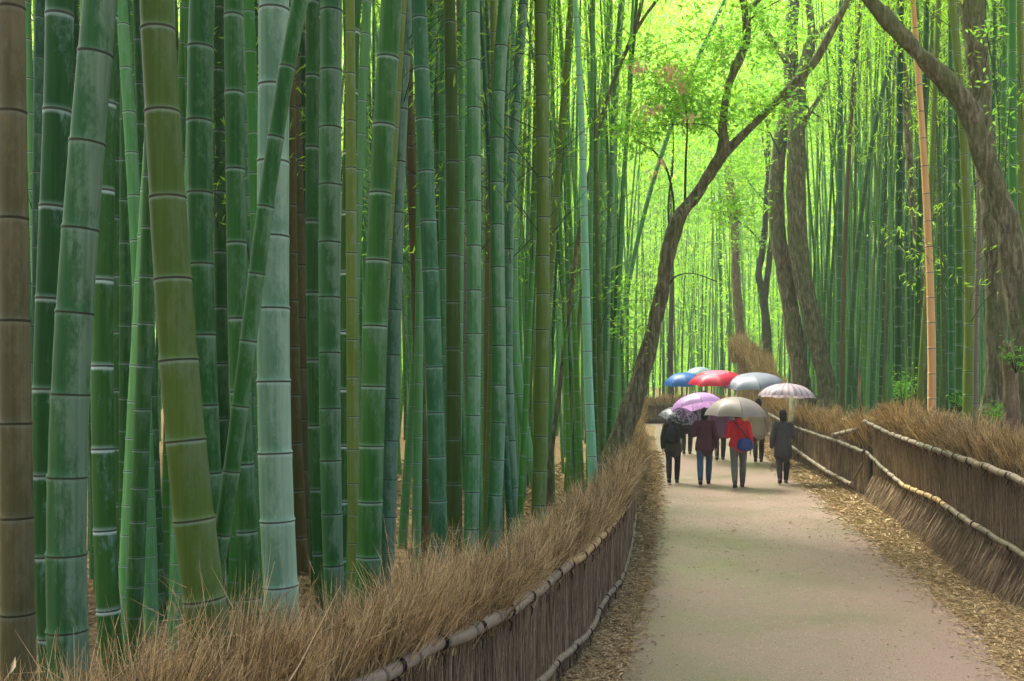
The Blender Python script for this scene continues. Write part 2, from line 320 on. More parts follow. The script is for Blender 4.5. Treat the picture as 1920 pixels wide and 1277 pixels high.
# ------------------------------------------------------------------ bamboo
def crown_mesh(name, seed, n_br=44, H=6.5, R=1.35, lf=16, L=.17, m=LEAF):
    global rng
    sv = rng; rng = np.random.default_rng(seed); mb = MB(); z = np.sort(rng.random(n_br)) * H
    th = rng.random(n_br) * 6.28; ln = R * (.45 + .75 * rng.random(n_br)) * np.sin(np.clip(z / H * .85 + .15, 0, 1) * np.pi) ** .6 + .15
    d = np.stack([np.cos(th), np.sin(th), .55 + .3 * rng.random(n_br)], 1)
    strands(mb, np.stack([0 * z, 0 * z, z], 1), d, ln * 1.15, np.full(n_br, .006), .2, 2, 1)
    k = n_br * lf; b = np.repeat(np.arange(n_br), lf); t = .25 + .8 * rng.random(k); dn = nrm(d)
    C = np.stack([0 * z, 0 * z, z], 1)[b] + dn[b] * (ln[b] * t)[:, None] + rng.normal(0, .16, (k, 3)); C[:, 2] -= .35 * (t * ln[b]) ** 2 * .6
    dd = rng.normal(0, 1, (k, 3)) + [0, 0, -.55]
    leaves(mb, C, dd, L * (.6 + .7 * rng.random(k)), L * .19)
    me = mb.mesh(name, [m, CM['olive']], False); rng = sv; return me
late()
CROWN = [crown_mesh('foliage_%d' % i, 100 + i) for i in range(4)]
CROWNF = [crown_mesh('foliage_far_%d' % i, 200 + i, 60, 7.5, 1.6, 15, .24) for i in range(3)]
def side_mesh(name, seed):
    global rng
    sv = rng; rng = np.random.default_rng(seed); mb = MB(); n = 16; z = rng.uniform(3, 8, n); th = rng.random(n) * 6.28; d = np.stack([np.cos(th), np.sin(th), rng.uniform(.5, 1.2, n)], 1); L = rng.uniform(.5, 1.3, n); B = np.stack([0 * z, 0 * z, z], 1)
    strands(mb, B, d, L, np.full(n, .006), .25, 3, 1); k = n * 7; b = np.repeat(np.arange(n), 7); P = B[b] + nrm(d)[b] * (L[b] * rng.uniform(.5, 1.05, k))[:, None] + rng.normal(0, .08, (k, 3))
    strands(mb, P - nrm(d)[b] * .12, d[b] + rng.normal(0, .6, (k, 3)), np.full(k, .16), np.full(k, .003), .2, 1, 1); leaves(mb, P, rng.normal(0, 1, (k, 3)) + [0, 0, -.4], .12, .022)
    me = mb.mesh(name, [LEAF, CM['olive']], False); rng = sv; return me
SIDE = [side_mesh('leafy_side_twigs_%d' % i, 300 + i) for i in range(4)]  # thin side twigs carrying a few leaves, many pieces per mesh
def culm_geom(path, rad, nodes, sides, mb, detail=True):
    """path: f(z)->xy ; nodes: increasing z list"""
    zs = []; rs = []; ts = []
    for i in range(len(nodes) - 1):
        a, b = nodes[i], nodes[i + 1]; h = b - a; r0 = rad(a); r1 = rad(b); e = min(.018, h * .12) if detail else h * .1
        if detail:
            prof = [(0, 1.065, 0), (e * .25, 1.055, .25 * e / h), (e * .8, .985, .8 * e / h), (e * 2.2, .985, 2.2 * e / h), (h * .5, 1., .5), (h - e * 2.5, 1.0, 1 - 2.5 * e / h), (h - e * .7, 1.025, 1 - .7 * e / h), (h - e * .3, 1.0, 1 - .3 * e / h)]
        else: prof = [(0, 1.06, 0), (e, .985, e / h), (h - e, 1., 1 - e / h)]
        for dz, k, f in prof: zs.append(a + dz); rs.append((r0 + (r1 - r0) * f) * k); ts.append(i + f)
    zs = np.array(zs); P = np.array([[*path(z), z] for z in zs]); tube(mb, P, np.array(rs), sides, a=np.array(ts), cap=False)
culm_i = 0
def bamboo(path, base, H, rad, nodes, kind, label, group, sides=20, detail=True, crown=True, far=False, culm_only=False):
    global culm_i; culm_i += 1
    mb = MB(); culm_geom(path, rad, nodes, sides, mb, detail)
    e = empty('bamboo', base); tag(e, label, 'bamboo', group)
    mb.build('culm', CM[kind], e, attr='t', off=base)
    if crown:
        me = (CROWNF if far else CROWN)[culm_i % (3 if far else 4)]; zc = base[2] + H * .64
        f = link('foliage', me); parent(f, e); xy = path(zc); xt = path(zc + 3); f.location = (xy[0] - base[0], xy[1] - base[1], zc - base[2])
        if base[1] > 9 and culm_i % 5 < 2: g_ = link('leafy_side_twigs', SIDE[culm_i % 4]); parent(g_, e); q3 = path(base[2] + 3); q8 = path(base[2] + 8); g_.rotation_euler = (-(q8[1] - q3[1]) / 5, (q8[0] - q3[0]) / 5, 0); g_.location = (q3[0] - base[0] - (q8[0] - q3[0]) / 5 * 3, q3[1] - base[1] - (q8[1] - q3[1]) / 5 * 3, 0)
        f.rotation_euler = (-(xt[1] - xy[1]) / 3, (xt[0] - xy[0]) / 3, random.random() * 6.28); s = H / 13.; f.scale = (s, s, s)
    return e
G1 = 'bamboos in the left grove'; G2 = 'bamboos in the right grove'
# traced front culms: [(y,x)...], width at y0, width at y1100, a node y, spacing y0, spacing y1100, kind, label
HERO = [
 ([(0, 22), (600, 27), (1200, 34)], 46, 60, 210, 205, 172, 'tan', 'thick dead tan bamboo at the far left edge'),
 ([(0, 112), (210, 107), (600, 91), (1150, 92)], 50, 46, 208, 186, 146, 'dark', 'dark green bamboo with white powdered joints right beside the tan one'),
 ([(0, 187), (300, 163), (600, 136), (900, 128), (1250, 128)], 60, 72, 268, 172, 143, 'patch', 'thick green bamboo blotched with blue grey bloom, second thick culm from left'),
 ([(0, 203), (355, 197), (600, 191), (850, 194), (1140, 203)], 33, 42, 357, 172, 145, 'dark', 'dark green bamboo tucked right behind the blotched blue grey thick culm'),
 ([(0, 214), (600, 222), (1000, 236), (1120, 241)], 20, 34, 300, 113, 102, 'green', 'slim dull green bamboo between the dark culm and the first leaning olive one'),
 ([(0, 247), (300, 244), (600, 240), (1000, 242)], 14, 15, 135, 61, 56, 'bright', 'thin bright green bamboo with close pale joints far back at left'),
 ([(0, 285), (450, 268), (706, 262), (1100, 266)], 24, 30, 338, 112, 98, 'dark', 'mid green bamboo just left of the thick leaning olive culm'),
 ([(0, 293), (210, 304), (530, 325), (835, 349), (1000, 367), (1130, 384)], 60, 76, 210, 160, 147, 'olive', 'thick mottled olive bamboo leaning left towards its top'),
 ([(0, 379), (500, 377), (865, 391), (1100, 404)], 47, 44, 227, 138, 122, 'green', 'straight mid green bamboo just right of the thick leaning olive culm'),
 ([(0, 411), (400, 412), (700, 416), (1100, 424)], 22, 24, 245, 118, 92, 'green', 'thin olive bamboo half hidden behind two mid green culms'),
 ([(0, 437), (300, 441), (614, 447), (890, 458), (1080, 468)], 34, 39, 173, 148, 124, 'green', 'smooth green bamboo left of the leaning culm that crosses the pale one'),
 ([(0, 563), (257, 517), (511, 482), (700, 458), (1040, 410)], 30, 31, 257, 131, 120, 'green', 'green bamboo slanting across in front of the pale powdered culm', .0605),
 ([(0, 514), (600, 512), (857, 516), (1110, 527)], 56, 64, 304, 147, 121, 'pale', 'thickest pale bluish bamboo coated in white bloom with powdery joints', .137),
 ([(0, 547), (300, 557), (600, 566), (760, 570)], 22, 20, 200, 102, 90, 'tan', 'slim pale tan bamboo just right of the thick pale bluish culm'),
 ([(300, 545), (706, 551), (900, 558), (1090, 569)], 20, 25, 740, 90, 88, 'brown', 'slim brownish bamboo at the foot of the pale bluish culm'),
 ([(0, 586), (550, 587), (812, 592), (1040, 601), (1120, 605)], 24, 30, 276, 146, 112, 'green', 'narrow dark olive bamboo left of the patchy bluish grey culm'),
 ([(0, 621), (300, 619), (870, 620), (1060, 625)], 44, 38, 240, 113, 94, 'patch', 'upright bluish grey patchy bamboo with evenly spaced joints'),
 ([(0, 663), (250, 657), (550, 650), (844, 643), (1060, 636)], 33, 24, 286, 117, 104, 'dark', 'dark green bamboo with white rings right of the patchy bluish grey culm'),
 ([(0, 735), (235, 719), (498, 708), (740, 699), (1040, 692)], 40, 47, 235, 138, 96, 'green', 'thick clean green bamboo leaning right towards its top mid grove'),
 ([(0, 765), (205, 754), (419, 745), (706, 737), (1050, 726)], 21, 28, 205, 110, 62, 'blue', 'slim bluish bloomed bamboo right behind the thick clean green one'),
 ([(0, 757), (300, 771), (616, 784), (838, 790), (1000, 796)], 18, 22, 616, 78, 66, 'brown', 'thin brown olive bamboo left of the dark teal culm'),
 ([(0, 785), (224, 795), (418, 803), (605, 811), (783, 817), (1030, 823)], 28, 34, 224, 101, 78, 'teal', 'dark teal green bamboo leaning slightly left at its top'),
 ([(0, 805), (285, 822), (426, 831), (640, 842), (820, 850)], 15, 19, 285, 74, 66, 'green', 'thin olive bamboo crossing behind between the teal and the olive culms'),
 ([(250, 766), (425, 779), (620, 800), (760, 829), (945, 851), (1040, 858)], 15, 21, 355, 74, 72, 'teal', 'thin teal bamboo leaning left in front of the brown culms'),
 ([(0, 843), (218, 845), (398, 851), (658, 849), (900, 852)], 22, 30, 218, 90, 82, 'olive', 'straight olive bamboo in the middle of the left grove'),
 ([(0, 864), (192, 868), (345, 870), (700, 878)], 19, 17, 192, 77, 72, 'pink', 'dead pinkish grey bamboo behind the straight olive one'),
 ([(0, 887), (300, 889), (626, 888), (918, 885), (1020, 883)], 25, 29, 203, 93, 66, 'patch_lit', 'upright grey green bamboo mottled with bloom right of the dead pinkish one'),
 ([(0, 903), (280, 913), (496, 911), (800, 909)], 10, 18, 280, 72, 66, 'fresh', 'thin green bamboo between two bloom mottled culms'),
 ([(0, 948), (79, 940), (261, 932), (426, 932), (555, 936), (720, 934), (920, 929)], 24, 28, 172, 90, 60, 'patch_lit', 'slightly wavy bloom mottled bamboo second from the olive culm'),
 ([(0, 982), (193, 968), (379, 956), (556, 953), (900, 962)], 23, 17, 193, 94, 84, 'blue', 'pale bluish bamboo leaning right towards its top in mid grove'),
 ([(0, 1013), (258, 1017), (558, 1018), (754, 1015), (920, 1011)], 22, 29, 258, 81, 58, 'yellow', 'upright yellowish olive bamboo near the middle of the photo'),
 ([(0, 1071), (115, 1063), (305, 1047), (430, 1037), (600, 1024), (840, 1010)], 12, 16, 180, 64, 58, 'yellow', 'thin yellow olive bamboo leaning right at the top'),
 ([(0, 1079), (143, 1085), (300, 1093), (498, 1099), (727, 1102), (880, 1112)], 10, 21, 300, 55, 46, 'mint', 'bright mint white bamboo with thick powdered rings near the path'),
 ([(0, 1143), (105, 1137), (348, 1126), (575, 1115), (860, 1108)], 10, 14, 225, 60, 52, 'fresh', 'thin fresh green bamboo just right of the mint white one'),
 ([(0, 1166), (190, 1153), (490, 1141), (820, 1130)], 12, 12, 190, 62, 52, 'blue', 'thin pale bluish bamboo at the right edge of the left grove'),
 ([(0, 1357), (120, 1310), (215, 1267), (345, 1217), (480, 1190), (640, 1166), (780, 1150)], 8, 9, 215, 50, 44, 'fresh', 'long thin bamboo bending right over the path beside the forked tree'),
 ([(560, 963), (740, 975), (900, 1002)], 16, 19, 740, 60, 58, 'fresh', 'short green bamboo leaning left low beside the yellowish olive one'),
 ([(0, 925), (300, 918), (600, 915), (1000, 913)], 14, 16, 300, 66, 60, 'tan', 'thin dull tan bamboo partly hidden behind the wavy mottled culm'),
]
def hero(pts, w0, w1, yr, sa, sb, kind, label, grp, D=.125, s=None, crown=True):
    ys = np.array([p[0] for p in pts], float); xs = np.array([p[1] for p in pts], float); xm = np.interp(700, ys, xs); wm = (w0 + w1) / 2
    if s is None: s = wm / D; s = min(s, .93 * LFs(np.interp(1000, ys, xs)))
    Y = F / s
    # smooth the traced axis
    deg = min(3, len(pts) - 1); cf = np.polyfit(ys / 1000, xs, deg)
    ylo, yhi = ys.min(), ys.max()
    def xpx(y):
        yc = min(max(y, ylo), yhi); v = np.polyval(cf, yc / 1000); dv = np.polyval(np.polyder(cf), yc / 1000) / 1000
        return v + dv * (y - yc) * (.5 if y < ylo else 1.)
    if abs(np.polyval(cf, 1.) ) > 1e5: return
    X0 = (xpx(HZ + 1.8 * s) - 960) / s; z0 = float(gz(X0, Y)) - .1
    H = random.uniform(11.5, 14.5)
    path = lambda z: ((xpx(HZ - (z - EYE) * s) - 960) / s, Y)
    def rad(z):
        y = HZ - (z - EYE) * s; w = w0 + (w1 - w0) * y / 1100; w = min(w, w1 * 1.08); r = w / 2 / s
        if y < 0: r = w0 / 2 / s * max(.12, 1 - (-y / s) / (H - 1.5 - HZ / s + .5))
        return max(r, .006)
    sp = lambda y: np.clip(sa + (sb - sa) * y / 1100, min(sa, sb) * .8, max(sa, sb) * 1.25)
    up = [yr]; y = yr
    while EYE - (y - HZ) / s < z0 + H: y -= sp(y) * random.uniform(.97, 1.03); up.append(y)
    dn = []; y = yr
    while EYE - (y - HZ) / s > z0 - .3: y += sp(y) * random.uniform(.97, 1.03) * (.9 if y > 1200 else 1); dn.append(y)
    nodes = sorted([EYE - (q - HZ) / s for q in up + dn])
    return bamboo(path, (X0, Y, z0), H, rad, nodes, kind, label, grp, 22 if wm > 30 else 16, True, crown)
hero_xy = []
for h in HERO:
    e = hero(*h[:8], grp=G1, D=h[8] if len(h) > 8 else .125); hero_xy.append((e.location.x, e.location.y))
HR = [
 ([(0, 1712), (150, 1723), (259, 1730), (361, 1736), (457, 1741), (591, 1746), (745, 1747)], 10, 18, 259, 54, 42, 'orange', 'dead orange tan bamboo standing bright behind the right fence', 118),
 ([(300, 1834), (431, 1836), (519, 1833), (603, 1831), (738, 1829)], 9, 12, 431, 44, 38, 'pink', 'dead whitish pink bamboo just left of the rearmost thick trunk', 105),
 ([(0, 1786), (90, 1792), (290, 1809), (431, 1815), (563, 1816), (760, 1815)], 14, 20, 290, 48, 42, 'yellow', 'stout yellow green bamboo left of the whitish pink dead one', 128),
 ([(200, 1687), (431, 1685), (745, 1683)], 12, 14, 431, 38, 34, 'dark', 'dark green bamboo with white rings left of the orange dead one', 110),
 ([(150, 1793), (431, 1797), (760, 1797)], 12, 13, 431, 46, 40, 'green', 'plain green bamboo close behind the stout yellow green one', 108),
 ([(0, 1898), (150, 1898), (413, 1900), (700, 1906)], 14, 19, 150, 54, 46, 'bright', 'bright green bamboo with white rings near the right edge', 122),
 ([(0, 1886), (170, 1882), (320, 1880), (560, 1882)], 9, 14, 170, 50, 44, 'bright', 'thinner bright green bamboo left of the ringed one at the right edge', 104),
 ([(0, 1913), (300, 1916), (700, 1918)], 12, 15, 300, 50, 44, 'yellow', 'yellow green bamboo at the very right edge of the grove', 116),
 ([(0, 1577), (480, 1574), (740, 1572)], 9, 10, 480, 44, 36, 'teal', 'upright teal bamboo right of the twin trunked tree', 84),
 ([(0, 1615), (150, 1601), (413, 1586), (740, 1578)], 8, 9, 413, 40, 34, 'brown', 'reddish brown thin bamboo right of the twin trunked tree', 80),
 ([(0, 1702), (94, 1672), (250, 1640), (480, 1606), (740, 1592)], 8, 10, 250, 38, 34, 'green', 'thin green bamboo leaning far right towards its top', 82),
 ([(120, 1735), (431, 1724), (740, 1719)], 10, 13, 431, 42, 38, 'green', 'green bamboo just left of the orange dead one', 106),
 ([(560, 1737), (640, 1731), (760, 1724)], 9, 12, 640, 44, 38, 'yellow', 'short fresh green bamboo leaning at the foot of the orange dead one', 112),
]
for h in HR:
    e = hero(*h[:8], grp=G2, s=min(h[8], .9 * RS(h[0][-1][1]))); hero_xy.append((e.location.x, e.location.y))

# fill culms
def fill(n, x0, x1, Y0, Y1, kinds, label, grp, minY=None, far=False, detail=False, lean=.03, bias=0., dmin=.3, crown_p=1.):
    c = 0; tries = 0
    while c < n and tries < n * 30:
        tries += 1; x = random.uniform(x0, x1); Y = random.uniform(Y0, Y1); s = F / Y; X = (x - 960) / s
        if minY and Y < np.interp(x, *minY): continue
        if X > LFX(Y) - .25 and X < RFX(Y) + .3 and Y < 47.5: continue
        if (1440 < x < 1590 and Y < 28) or (1805 < x < 1990 and Y < 17.5) or (1660 < x < 1760 and Y < 16.5): continue
        if any((X - a) ** 2 + (Y - b) ** 2 < dmin * dmin for a, b in hero_xy[-400:]): continue
        hero_xy.append((X, Y)); z0 = float(gz(X, Y)) - .1; H = random.uniform(11, 15.5); lx = random.gauss(bias, lean); ly = random.gauss(0, .02); cv = random.gauss(0, .0025)
        path = lambda z, X=X, Y=Y, lx=lx, ly=ly, cv=cv, z0=z0: (X + lx * (z - z0) + cv * (z - z0) ** 2, Y + ly * (z - z0))
        r0 = random.uniform(.036, .062); rad = lambda z, r0=r0, z0=z0, H=H: max(.006, r0 * (1 - .85 * max(0, (z - z0) / H) ** 1.3))
        nodes = [z0]; 
        while nodes[-1] < z0 + H: zz = nodes[-1] - z0; nodes.append(nodes[-1] + (.17 + .16 * min(1, zz / 3.)) * random.uniform(.93, 1.07) * (1 if zz < 9 else .8))
        yield (path, (X, Y, z0), H, rad, nodes, random.choice(kinds)); c += 1
KL = ['fresh', 'fresh', 'fresh', 'fresh', 'bright', 'green', 'fresh', 'green', 'dark', 'fresh', 'teal', 'patch_lit', 'yellow', 'blue', 'bright', 'green', 'fresh', 'bright', 'yellow', 'patch_lit', 'green', 'fresh']
KR = ['fresh', 'fresh', 'fresh', 'bright', 'green', 'green', 'dark', 'teal', 'teal', 'bright', 'bright', 'green', 'yellow', 'patch', 'olive']
mY = ([-200, 0, 600, 800, 1000, 1100, 1200], [6.5, 7, 8, 9, 11, 14.5, 18])
for a in fill(90, -160, 1190, 7, 14, KL, '', G1, mY): bamboo(*a, 'mid green bamboo in the second row behind the front culms of the left grove', G1, 12, False)
for a in fill(58, -20, 1215, 15, 25, KL, '', G1, mY, dmin=.32): bamboo(*a, 'slim green bamboo deep in the left grove behind the front rows', G1, 8, False)
for a in fill(20, 40, 720, 6.6, 10, KL[4:], '', G1, ([-200, 0, 600, 800], [5.5, 6.2, 6.8, 8]), dmin=.22): bamboo(*a, 'mid green bamboo in the second row behind the front culms of the left grove', G1, 12, False)
for a in fill(14, 1480, 2100, 13, 19, KR, '', G2): bamboo(*a, 'green bamboo in the front rows of the right grove behind the brush fence', G2, 10, False)
for a in fill(60, 1480, 1960, 19, 36, KR, '', G2, dmin=.35, bias=.02): bamboo(*a, 'slim green bamboo deep in the right grove behind the brush fence', G2, 8, False)
# farther culms than the nearest ones: one mass
def mass(name, label, specs):
    mbs = {}; 
    for (n, x0, x1, Y0, Y1, K, sd) in specs:
        for path, base, H, rad, nodes, k in fill(n, x0, x1, Y0, Y1, K, '', '', lean=.035, dmin=.28):
            mb = mbs.setdefault(k, MB()); culm_geom(path, rad, nodes[::1], sd, mb, False)
    out = MB(); ks = list(mbs)
    for i, k in enumerate(ks):
        m = mbs[k]; V = np.concatenate(m.v); out.add(V, np.concatenate([q for q, _ in m.q]), None, np.concatenate(m.a), i)
    tag(out.build(name, [CM[k] for k in ks], attr='t'), label, 'bamboo grove', kind='stuff')
mass('far_bamboo', 'far thin bamboo stems massed beyond the nearer culms and past the bend', [(260, -10, 1215, 17, 26, KL, 6), (480, -30, 1215, 26, 45, KL, 5), (170, 1460, 1960, 24, 34, KR, 6), (200, 1460, 1960, 32, 50, KR, 5), (80, 1100, 1500, 50, 75, ['green', 'teal', 'bright', 'olive'], 5), (260, -50, 1960, 45, 62, KL, 5)])

# far foliage: hillside of bamboo tops beyond
def leafmass(name, label, n, box, L, m, dens=None, clump=40, cr=.9, cat='foliage'):
    k = n // clump; C = np.stack([rng.uniform(*box[0], k * 3), rng.uniform(*box[1], k * 3), rng.uniform(0, 1, k * 3)], 1)
    C[:, 2] = box[2][0] + (box[2][1] - box[2][0]) * C[:, 2] ** (dens or 1.)
    ok = ~((C[:, 0] > LFX(C[:, 1]) - 1.2) & (C[:, 0] < np.where(C[:, 1] > 44, 60, RFX(C[:, 1]) + .5)) & (C[:, 1] < 47) & (C[:, 2] < 7)); C = C[ok][:k]
    C[:, 2] += basez(C[:, 1]) * .6
    P = np.repeat(C, clump, 0) + rng.normal(0, 1, (len(C) * clump, 3)) * [cr, cr, cr * .45]
    mb = MB(); leaves(mb, P, rng.normal(0, 1, P.shape) + [0, 0, -.4], L * (.6 + .8 * rng.random(len(P))), L * .26)
    tag(mb.build(name, m, smooth=False), label, cat, kind='stuff')
leafmass('distant_foliage', 'bright yellow green bamboo leaves massed on the slope beyond the bend', 105000, ((-45, 50), (52, 88), (-.5, 34)), .42, LEAFF, .85, cr=1.6)
leafmass('backdrop_foliage', 'sunlit pale green leaves at the very back of the grove', 36000, ((-75, 85), (88, 115), (-6, 46)), 1.2, LEAFF, 1.2, cr=3.)
leafmass('grove_foliage', 'feathery yellow green leaf sprays hanging among the farther culms', 64000, ((-26, 27), (27, 48), (9, 20)), .24, LEAF, .9, cr=.9)

hx = np.linspace(-100, 110, 60); hy = np.linspace(96, 148, 24); HX, HY = np.meshgrid(hx, hy); HZZ = 1.5 + 58 * smooth01((HY - 96) / 50) + 1.6 * np.sin(HX * .4) * np.sin(HY * .33)
mb = MB(); ny, nx = HX.shape; ii = np.arange(ny - 1)[:, None] * nx; jj = np.arange(nx - 1)[None]; mb.add(np.stack([HX, HY, HZZ], -1), np.stack([ii + jj, ii + jj + 1, ii + nx + jj + 1, ii + nx + jj], -1))
HILL, nt_, b_ = mat('hill_green', .9, .1); g_ = N(nt_); g_.l(g_.ramp(g_.noise(g_.coord('Object', (1, 1, .6)), .9, 8, .75), [(.35, (.03, .12, .01)), (.5, (.16, .38, .02)), (.65, (.38, .58, .04))]), b_.inputs['Base Color'])
tag(mb.build('wooded_hill', HILL), kind='structure')
leafmass('bend_foliage', 'soft bright green leaf sprays closing the view above the bend of the path', 42000, ((0, 26), (48.5, 57), (4, 25)), .26, LEAFF, .8, cr=1.)
# ------------------------------------------------------------------ trees
def px_path(pts, s, dy=0., n=6):
    P = np.array([unp(x, y, s) for x, y, w in pts]); R = np.array([w / 2 / s for *_, w in pts]); P[:, 1] += dy
    t = np.arange(len(P)); tt = np.linspace(0, len(P) - 1, (len(P) - 1) * n + 1)
    def cr(A):
        A = np.asarray(A); E = np.concatenate([[2 * A[0] - A[1]], A, [2 * A[-1] - A[-2]]]); o = []
        for q in tt:
            i = min(int(q), len(A) - 2); f = q - i; a, b, c, d = E[i], E[i + 1], E[i + 2], E[i + 3]
            o.append(.5 * (2 * b + (c - a) * f + (2 * a - 5 * b + 4 * c - d) * f * f + (3 * b - a - 3 * c + d) * f ** 3))
        return np.array(o)
    return cr(P), np.maximum(cr(R), .003)
def wob(P, R, amp=.05):
    k = len(R); R = R * (1 + amp * np.sin(np.arange(k) * 1.7) * np.sin(np.arange(k) * .63 + 1)); return P, R
def tree(name, label, cat, stems, s, m, foliage=(), twigs=(), fl=.11, dead=(), base_flare=1.5, fm=None, group=None):
    """stems: traced centre lines; the first starts at the foot"""
    P0, R0 = px_path(stems[0], s); foot = P0[0].copy(); foot[2] = float(gz(foot[0], foot[1])) - .05
    e = empty(name, foot); tag(e, label, cat, group)
    mb = MB()
    for i, st in enumerate(stems):
        dy = st[0][3] if len(st[0]) > 3 else 0; P, R = px_path([q[:3] for q in st], s, dy); tz_ = np.abs(nrm(np.gradient(P, axis=0))[:, 2]); R = R * (np.clip(tz_, .72, 1) * .94 if i == 0 and name != 'arching_tree' else 1.08)
        if st[-1][1] < 5 and len(st) > 1:   # grows on above the frame
            d = P[-1] - P[-4]; ext = [P[-1] + nrm(d) * q + np.array([random.uniform(-.2, .2), random.uniform(-.2, .2), .12 * q]) for q in (.8, 1.6, 2.6, 3.6)]; P = np.vstack([P, ext]); R = np.append(R, R[-1] * np.array([.85, .65, .4, .12]))
        if i == 0 or (st[0][1] > 700): P = np.vstack([[P[0][0], P[0][1], foot[2] - .1], P]); R = np.append(R[0] * base_flare, R); R[1] *= 1 + (base_flare - 1) * .4
        tube(mb, *wob(P, R), 20); V = mb.v[-1]; ph = rng.random(3) * 9; q_ = V * [5, 5, 2.2]; nn_ = np.sin(q_[:, 0] * 1.9 + ph[0] + q_[:, 2]) * np.sin(q_[:, 1] * 2.3 + q_[:, 2] * 1.3 + ph[1]) + .6 * np.sin(q_[:, 0] * 4.1 + q_[:, 2] * 2.7 + ph[2]) * np.sin(q_[:, 2] * 4.3 + q_[:, 1] * 3.); V[:, 0] += nn_ * min(.02, .1 * R.max()); V[:, 2] += nn_ * .01
    mb.build('trunk', m, e, off=foot)
    if twigs:
        for tw in twigs: mb = MB(); P, R = px_path(tw, s); tube(mb, P, R, 6); mb.build('branch', BARKD, e, off=foot)
    cr_ = MB(); any_ = False
    for (x, y, rx, ry, n) in foliage:
        c = unp(x, y, s); nc = max(1, n // 14); q = rng.normal(0, .5, (nc, 3)) * [rx / s, max(rx, ry) / s, ry / s] + c
        b = np.repeat(np.arange(nc), 14); P = q[b] + rng.normal(0, .16, (len(b), 3)) * [1, 1, .45]
        leaves(cr_, P, rng.normal(0, 1, P.shape) * [1, 1, .5] + [0, 0, -.25], fl * (.6 + .7 * rng.random(len(b))), fl * .36)
        dd = nrm(rng.normal(0, 1, (nc, 3)) * [1, 1, .3]); strands(cr_, q - dd * .22, dd, np.full(nc, .45), np.full(nc, .004), .2, 2, 1); any_ = True
    if any_: cr_.build('crown', [fm or LEAF2, BARKD], e, smooth=False, off=foot)
    if dead:
        mb = MB()
        for (x, y, rx, ry, n) in dead:
            P = rng.normal(0, .5, (n, 3)) * [rx / s, rx / s, ry / s] + unp(x, y, s); leaves(mb, P + [0, -.7, 0], rng.normal(0, .45, P.shape) + [0, 0, -1.], .14, .035)
        mb.build('dead_leaves', DEADL, e, smooth=False, off=foot)
    return e
tree('forked_tree', 'slender grey brown tree leaning right over the path and forking into a tall Y', 'tree',
     [[(1150, 860, 52), (1185, 760, 42), (1215, 655, 33), (1238, 560, 30), (1252, 480, 31), (1272, 412, 34), (1303, 368, 27), (1338, 315, 29), (1357, 275, 24), (1357, 230, 17), (1364, 170, 15), (1385, 115, 17), (1400, 65, 15), (1398, 15, 14), (1392, -12, 12)],
      [(1348, 300, 20), (1364, 282, 17), (1421, 225, 13), (1477, 169, 15), (1526, 117, 15), (1548, 78, 14), (1575, 30, 12), (1592, -8, 11)],
      [(1399, 30, 9), (1412, 12, 8), (1430, -8, 7)]], 118, BARK,
     foliage=[(1250, 190, 90, 45, 900), (1330, 210, 70, 40, 600), (1290, 120, 120, 50, 900), (1200, 250, 50, 60, 350), (1180, 600, 30, 70, 160), (1200, 540, 22, 30, 60), (1440, 200, 60, 50, 400), (1370, 390, 40, 22, 260), (1300, -200, 420, 110, 4200), (1500, -260, 380, 130, 3600), (1400, 60, 110, 60, 700)],
     twigs=[[(1263, 415, 4), (1262, 370, 4), (1250, 318, 4), (1228, 285, 3), (1190, 262, 2)], [(1255, 440, 3), (1253, 380, 3), (1262, 300, 2), (1262, 230, 2)], [(1284, 392, 5), (1286, 300, 4), (1288, 225, 3), (1276, 130, 3)], [(1357, 270, 4), (1335, 240, 3), (1300, 232, 2), (1240, 235, 2)], [(1253, 535, 4), (1268, 518, 3), (1300, 513, 2), (1345, 528, 2)], [(1408, 35, 4), (1435, 15, 3), (1463, 0, 3)]],
     dead=[(1188, 148, 22, 12, 26), (1240, 150, 14, 14, 26), (1250, 165, 30, 14, 30), (1266, 185, 12, 10, 18), (1205, 225, 22, 12, 26), (1278, 240, 14, 10, 14), (1230, 320, 8, 8, 8), (1215, 345, 8, 8, 8)], fl=.12)
tree('twin_trunk_tree', 'thick twin trunked brown tree standing right of the path with several upright limbs', 'tree',
     [[(1557, 752, 44), (1549, 713, 37), (1527, 620, 35), (1506, 525, 37), (1495, 431, 38), (1492, 320, 37), (1493, 240, 34), (1497, 170, 28), (1511, 113, 24), (1526, 68, 18), (1571, 30, 16), (1604, -8, 15)],
      [(1514, 745, 36, .4), (1509, 713, 32), (1497, 620, 30), (1481, 525, 28), (1466, 431, 28), (1463, 340, 25), (1472, 250, 24), (1488, 180, 24), (1491, 110, 24), (1491, 56, 22), (1496, -8, 21)],
      [(1519, 100, 15), (1522, 56, 12), (1518, 20, 12), (1514, -8, 11)], [(1484, 130, 10), (1462, 98, 9), (1445, 72, 9), (1432, 49, 8), (1424, 15, 7), (1420, -8, 7)],
      [(1505, 240, 9), (1520, 208, 8), (1535, 186, 8), (1548, 158, 7), (1553, 138, 5)]], 69, BARK,
     foliage=[(1560, 130, 60, 70, 600), (1450, 130, 60, 80, 700), (1400, 300, 60, 50, 600), (1430, 20, 90, 40, 700), (1500, -180, 420, 100, 4500), (1520, 240, 30, 40, 150), (1590, 60, 60, 50, 500)],
     twigs=[[(1548, 85, 5), (1565, 120, 4), (1572, 160, 3), (1560, 190, 2)], [(1500, 190, 5), (1530, 215, 3), (1556, 235, 3), (1566, 290, 2)], [(1463, 290, 4), (1440, 240, 3), (1425, 190, 2)]], fl=.13)
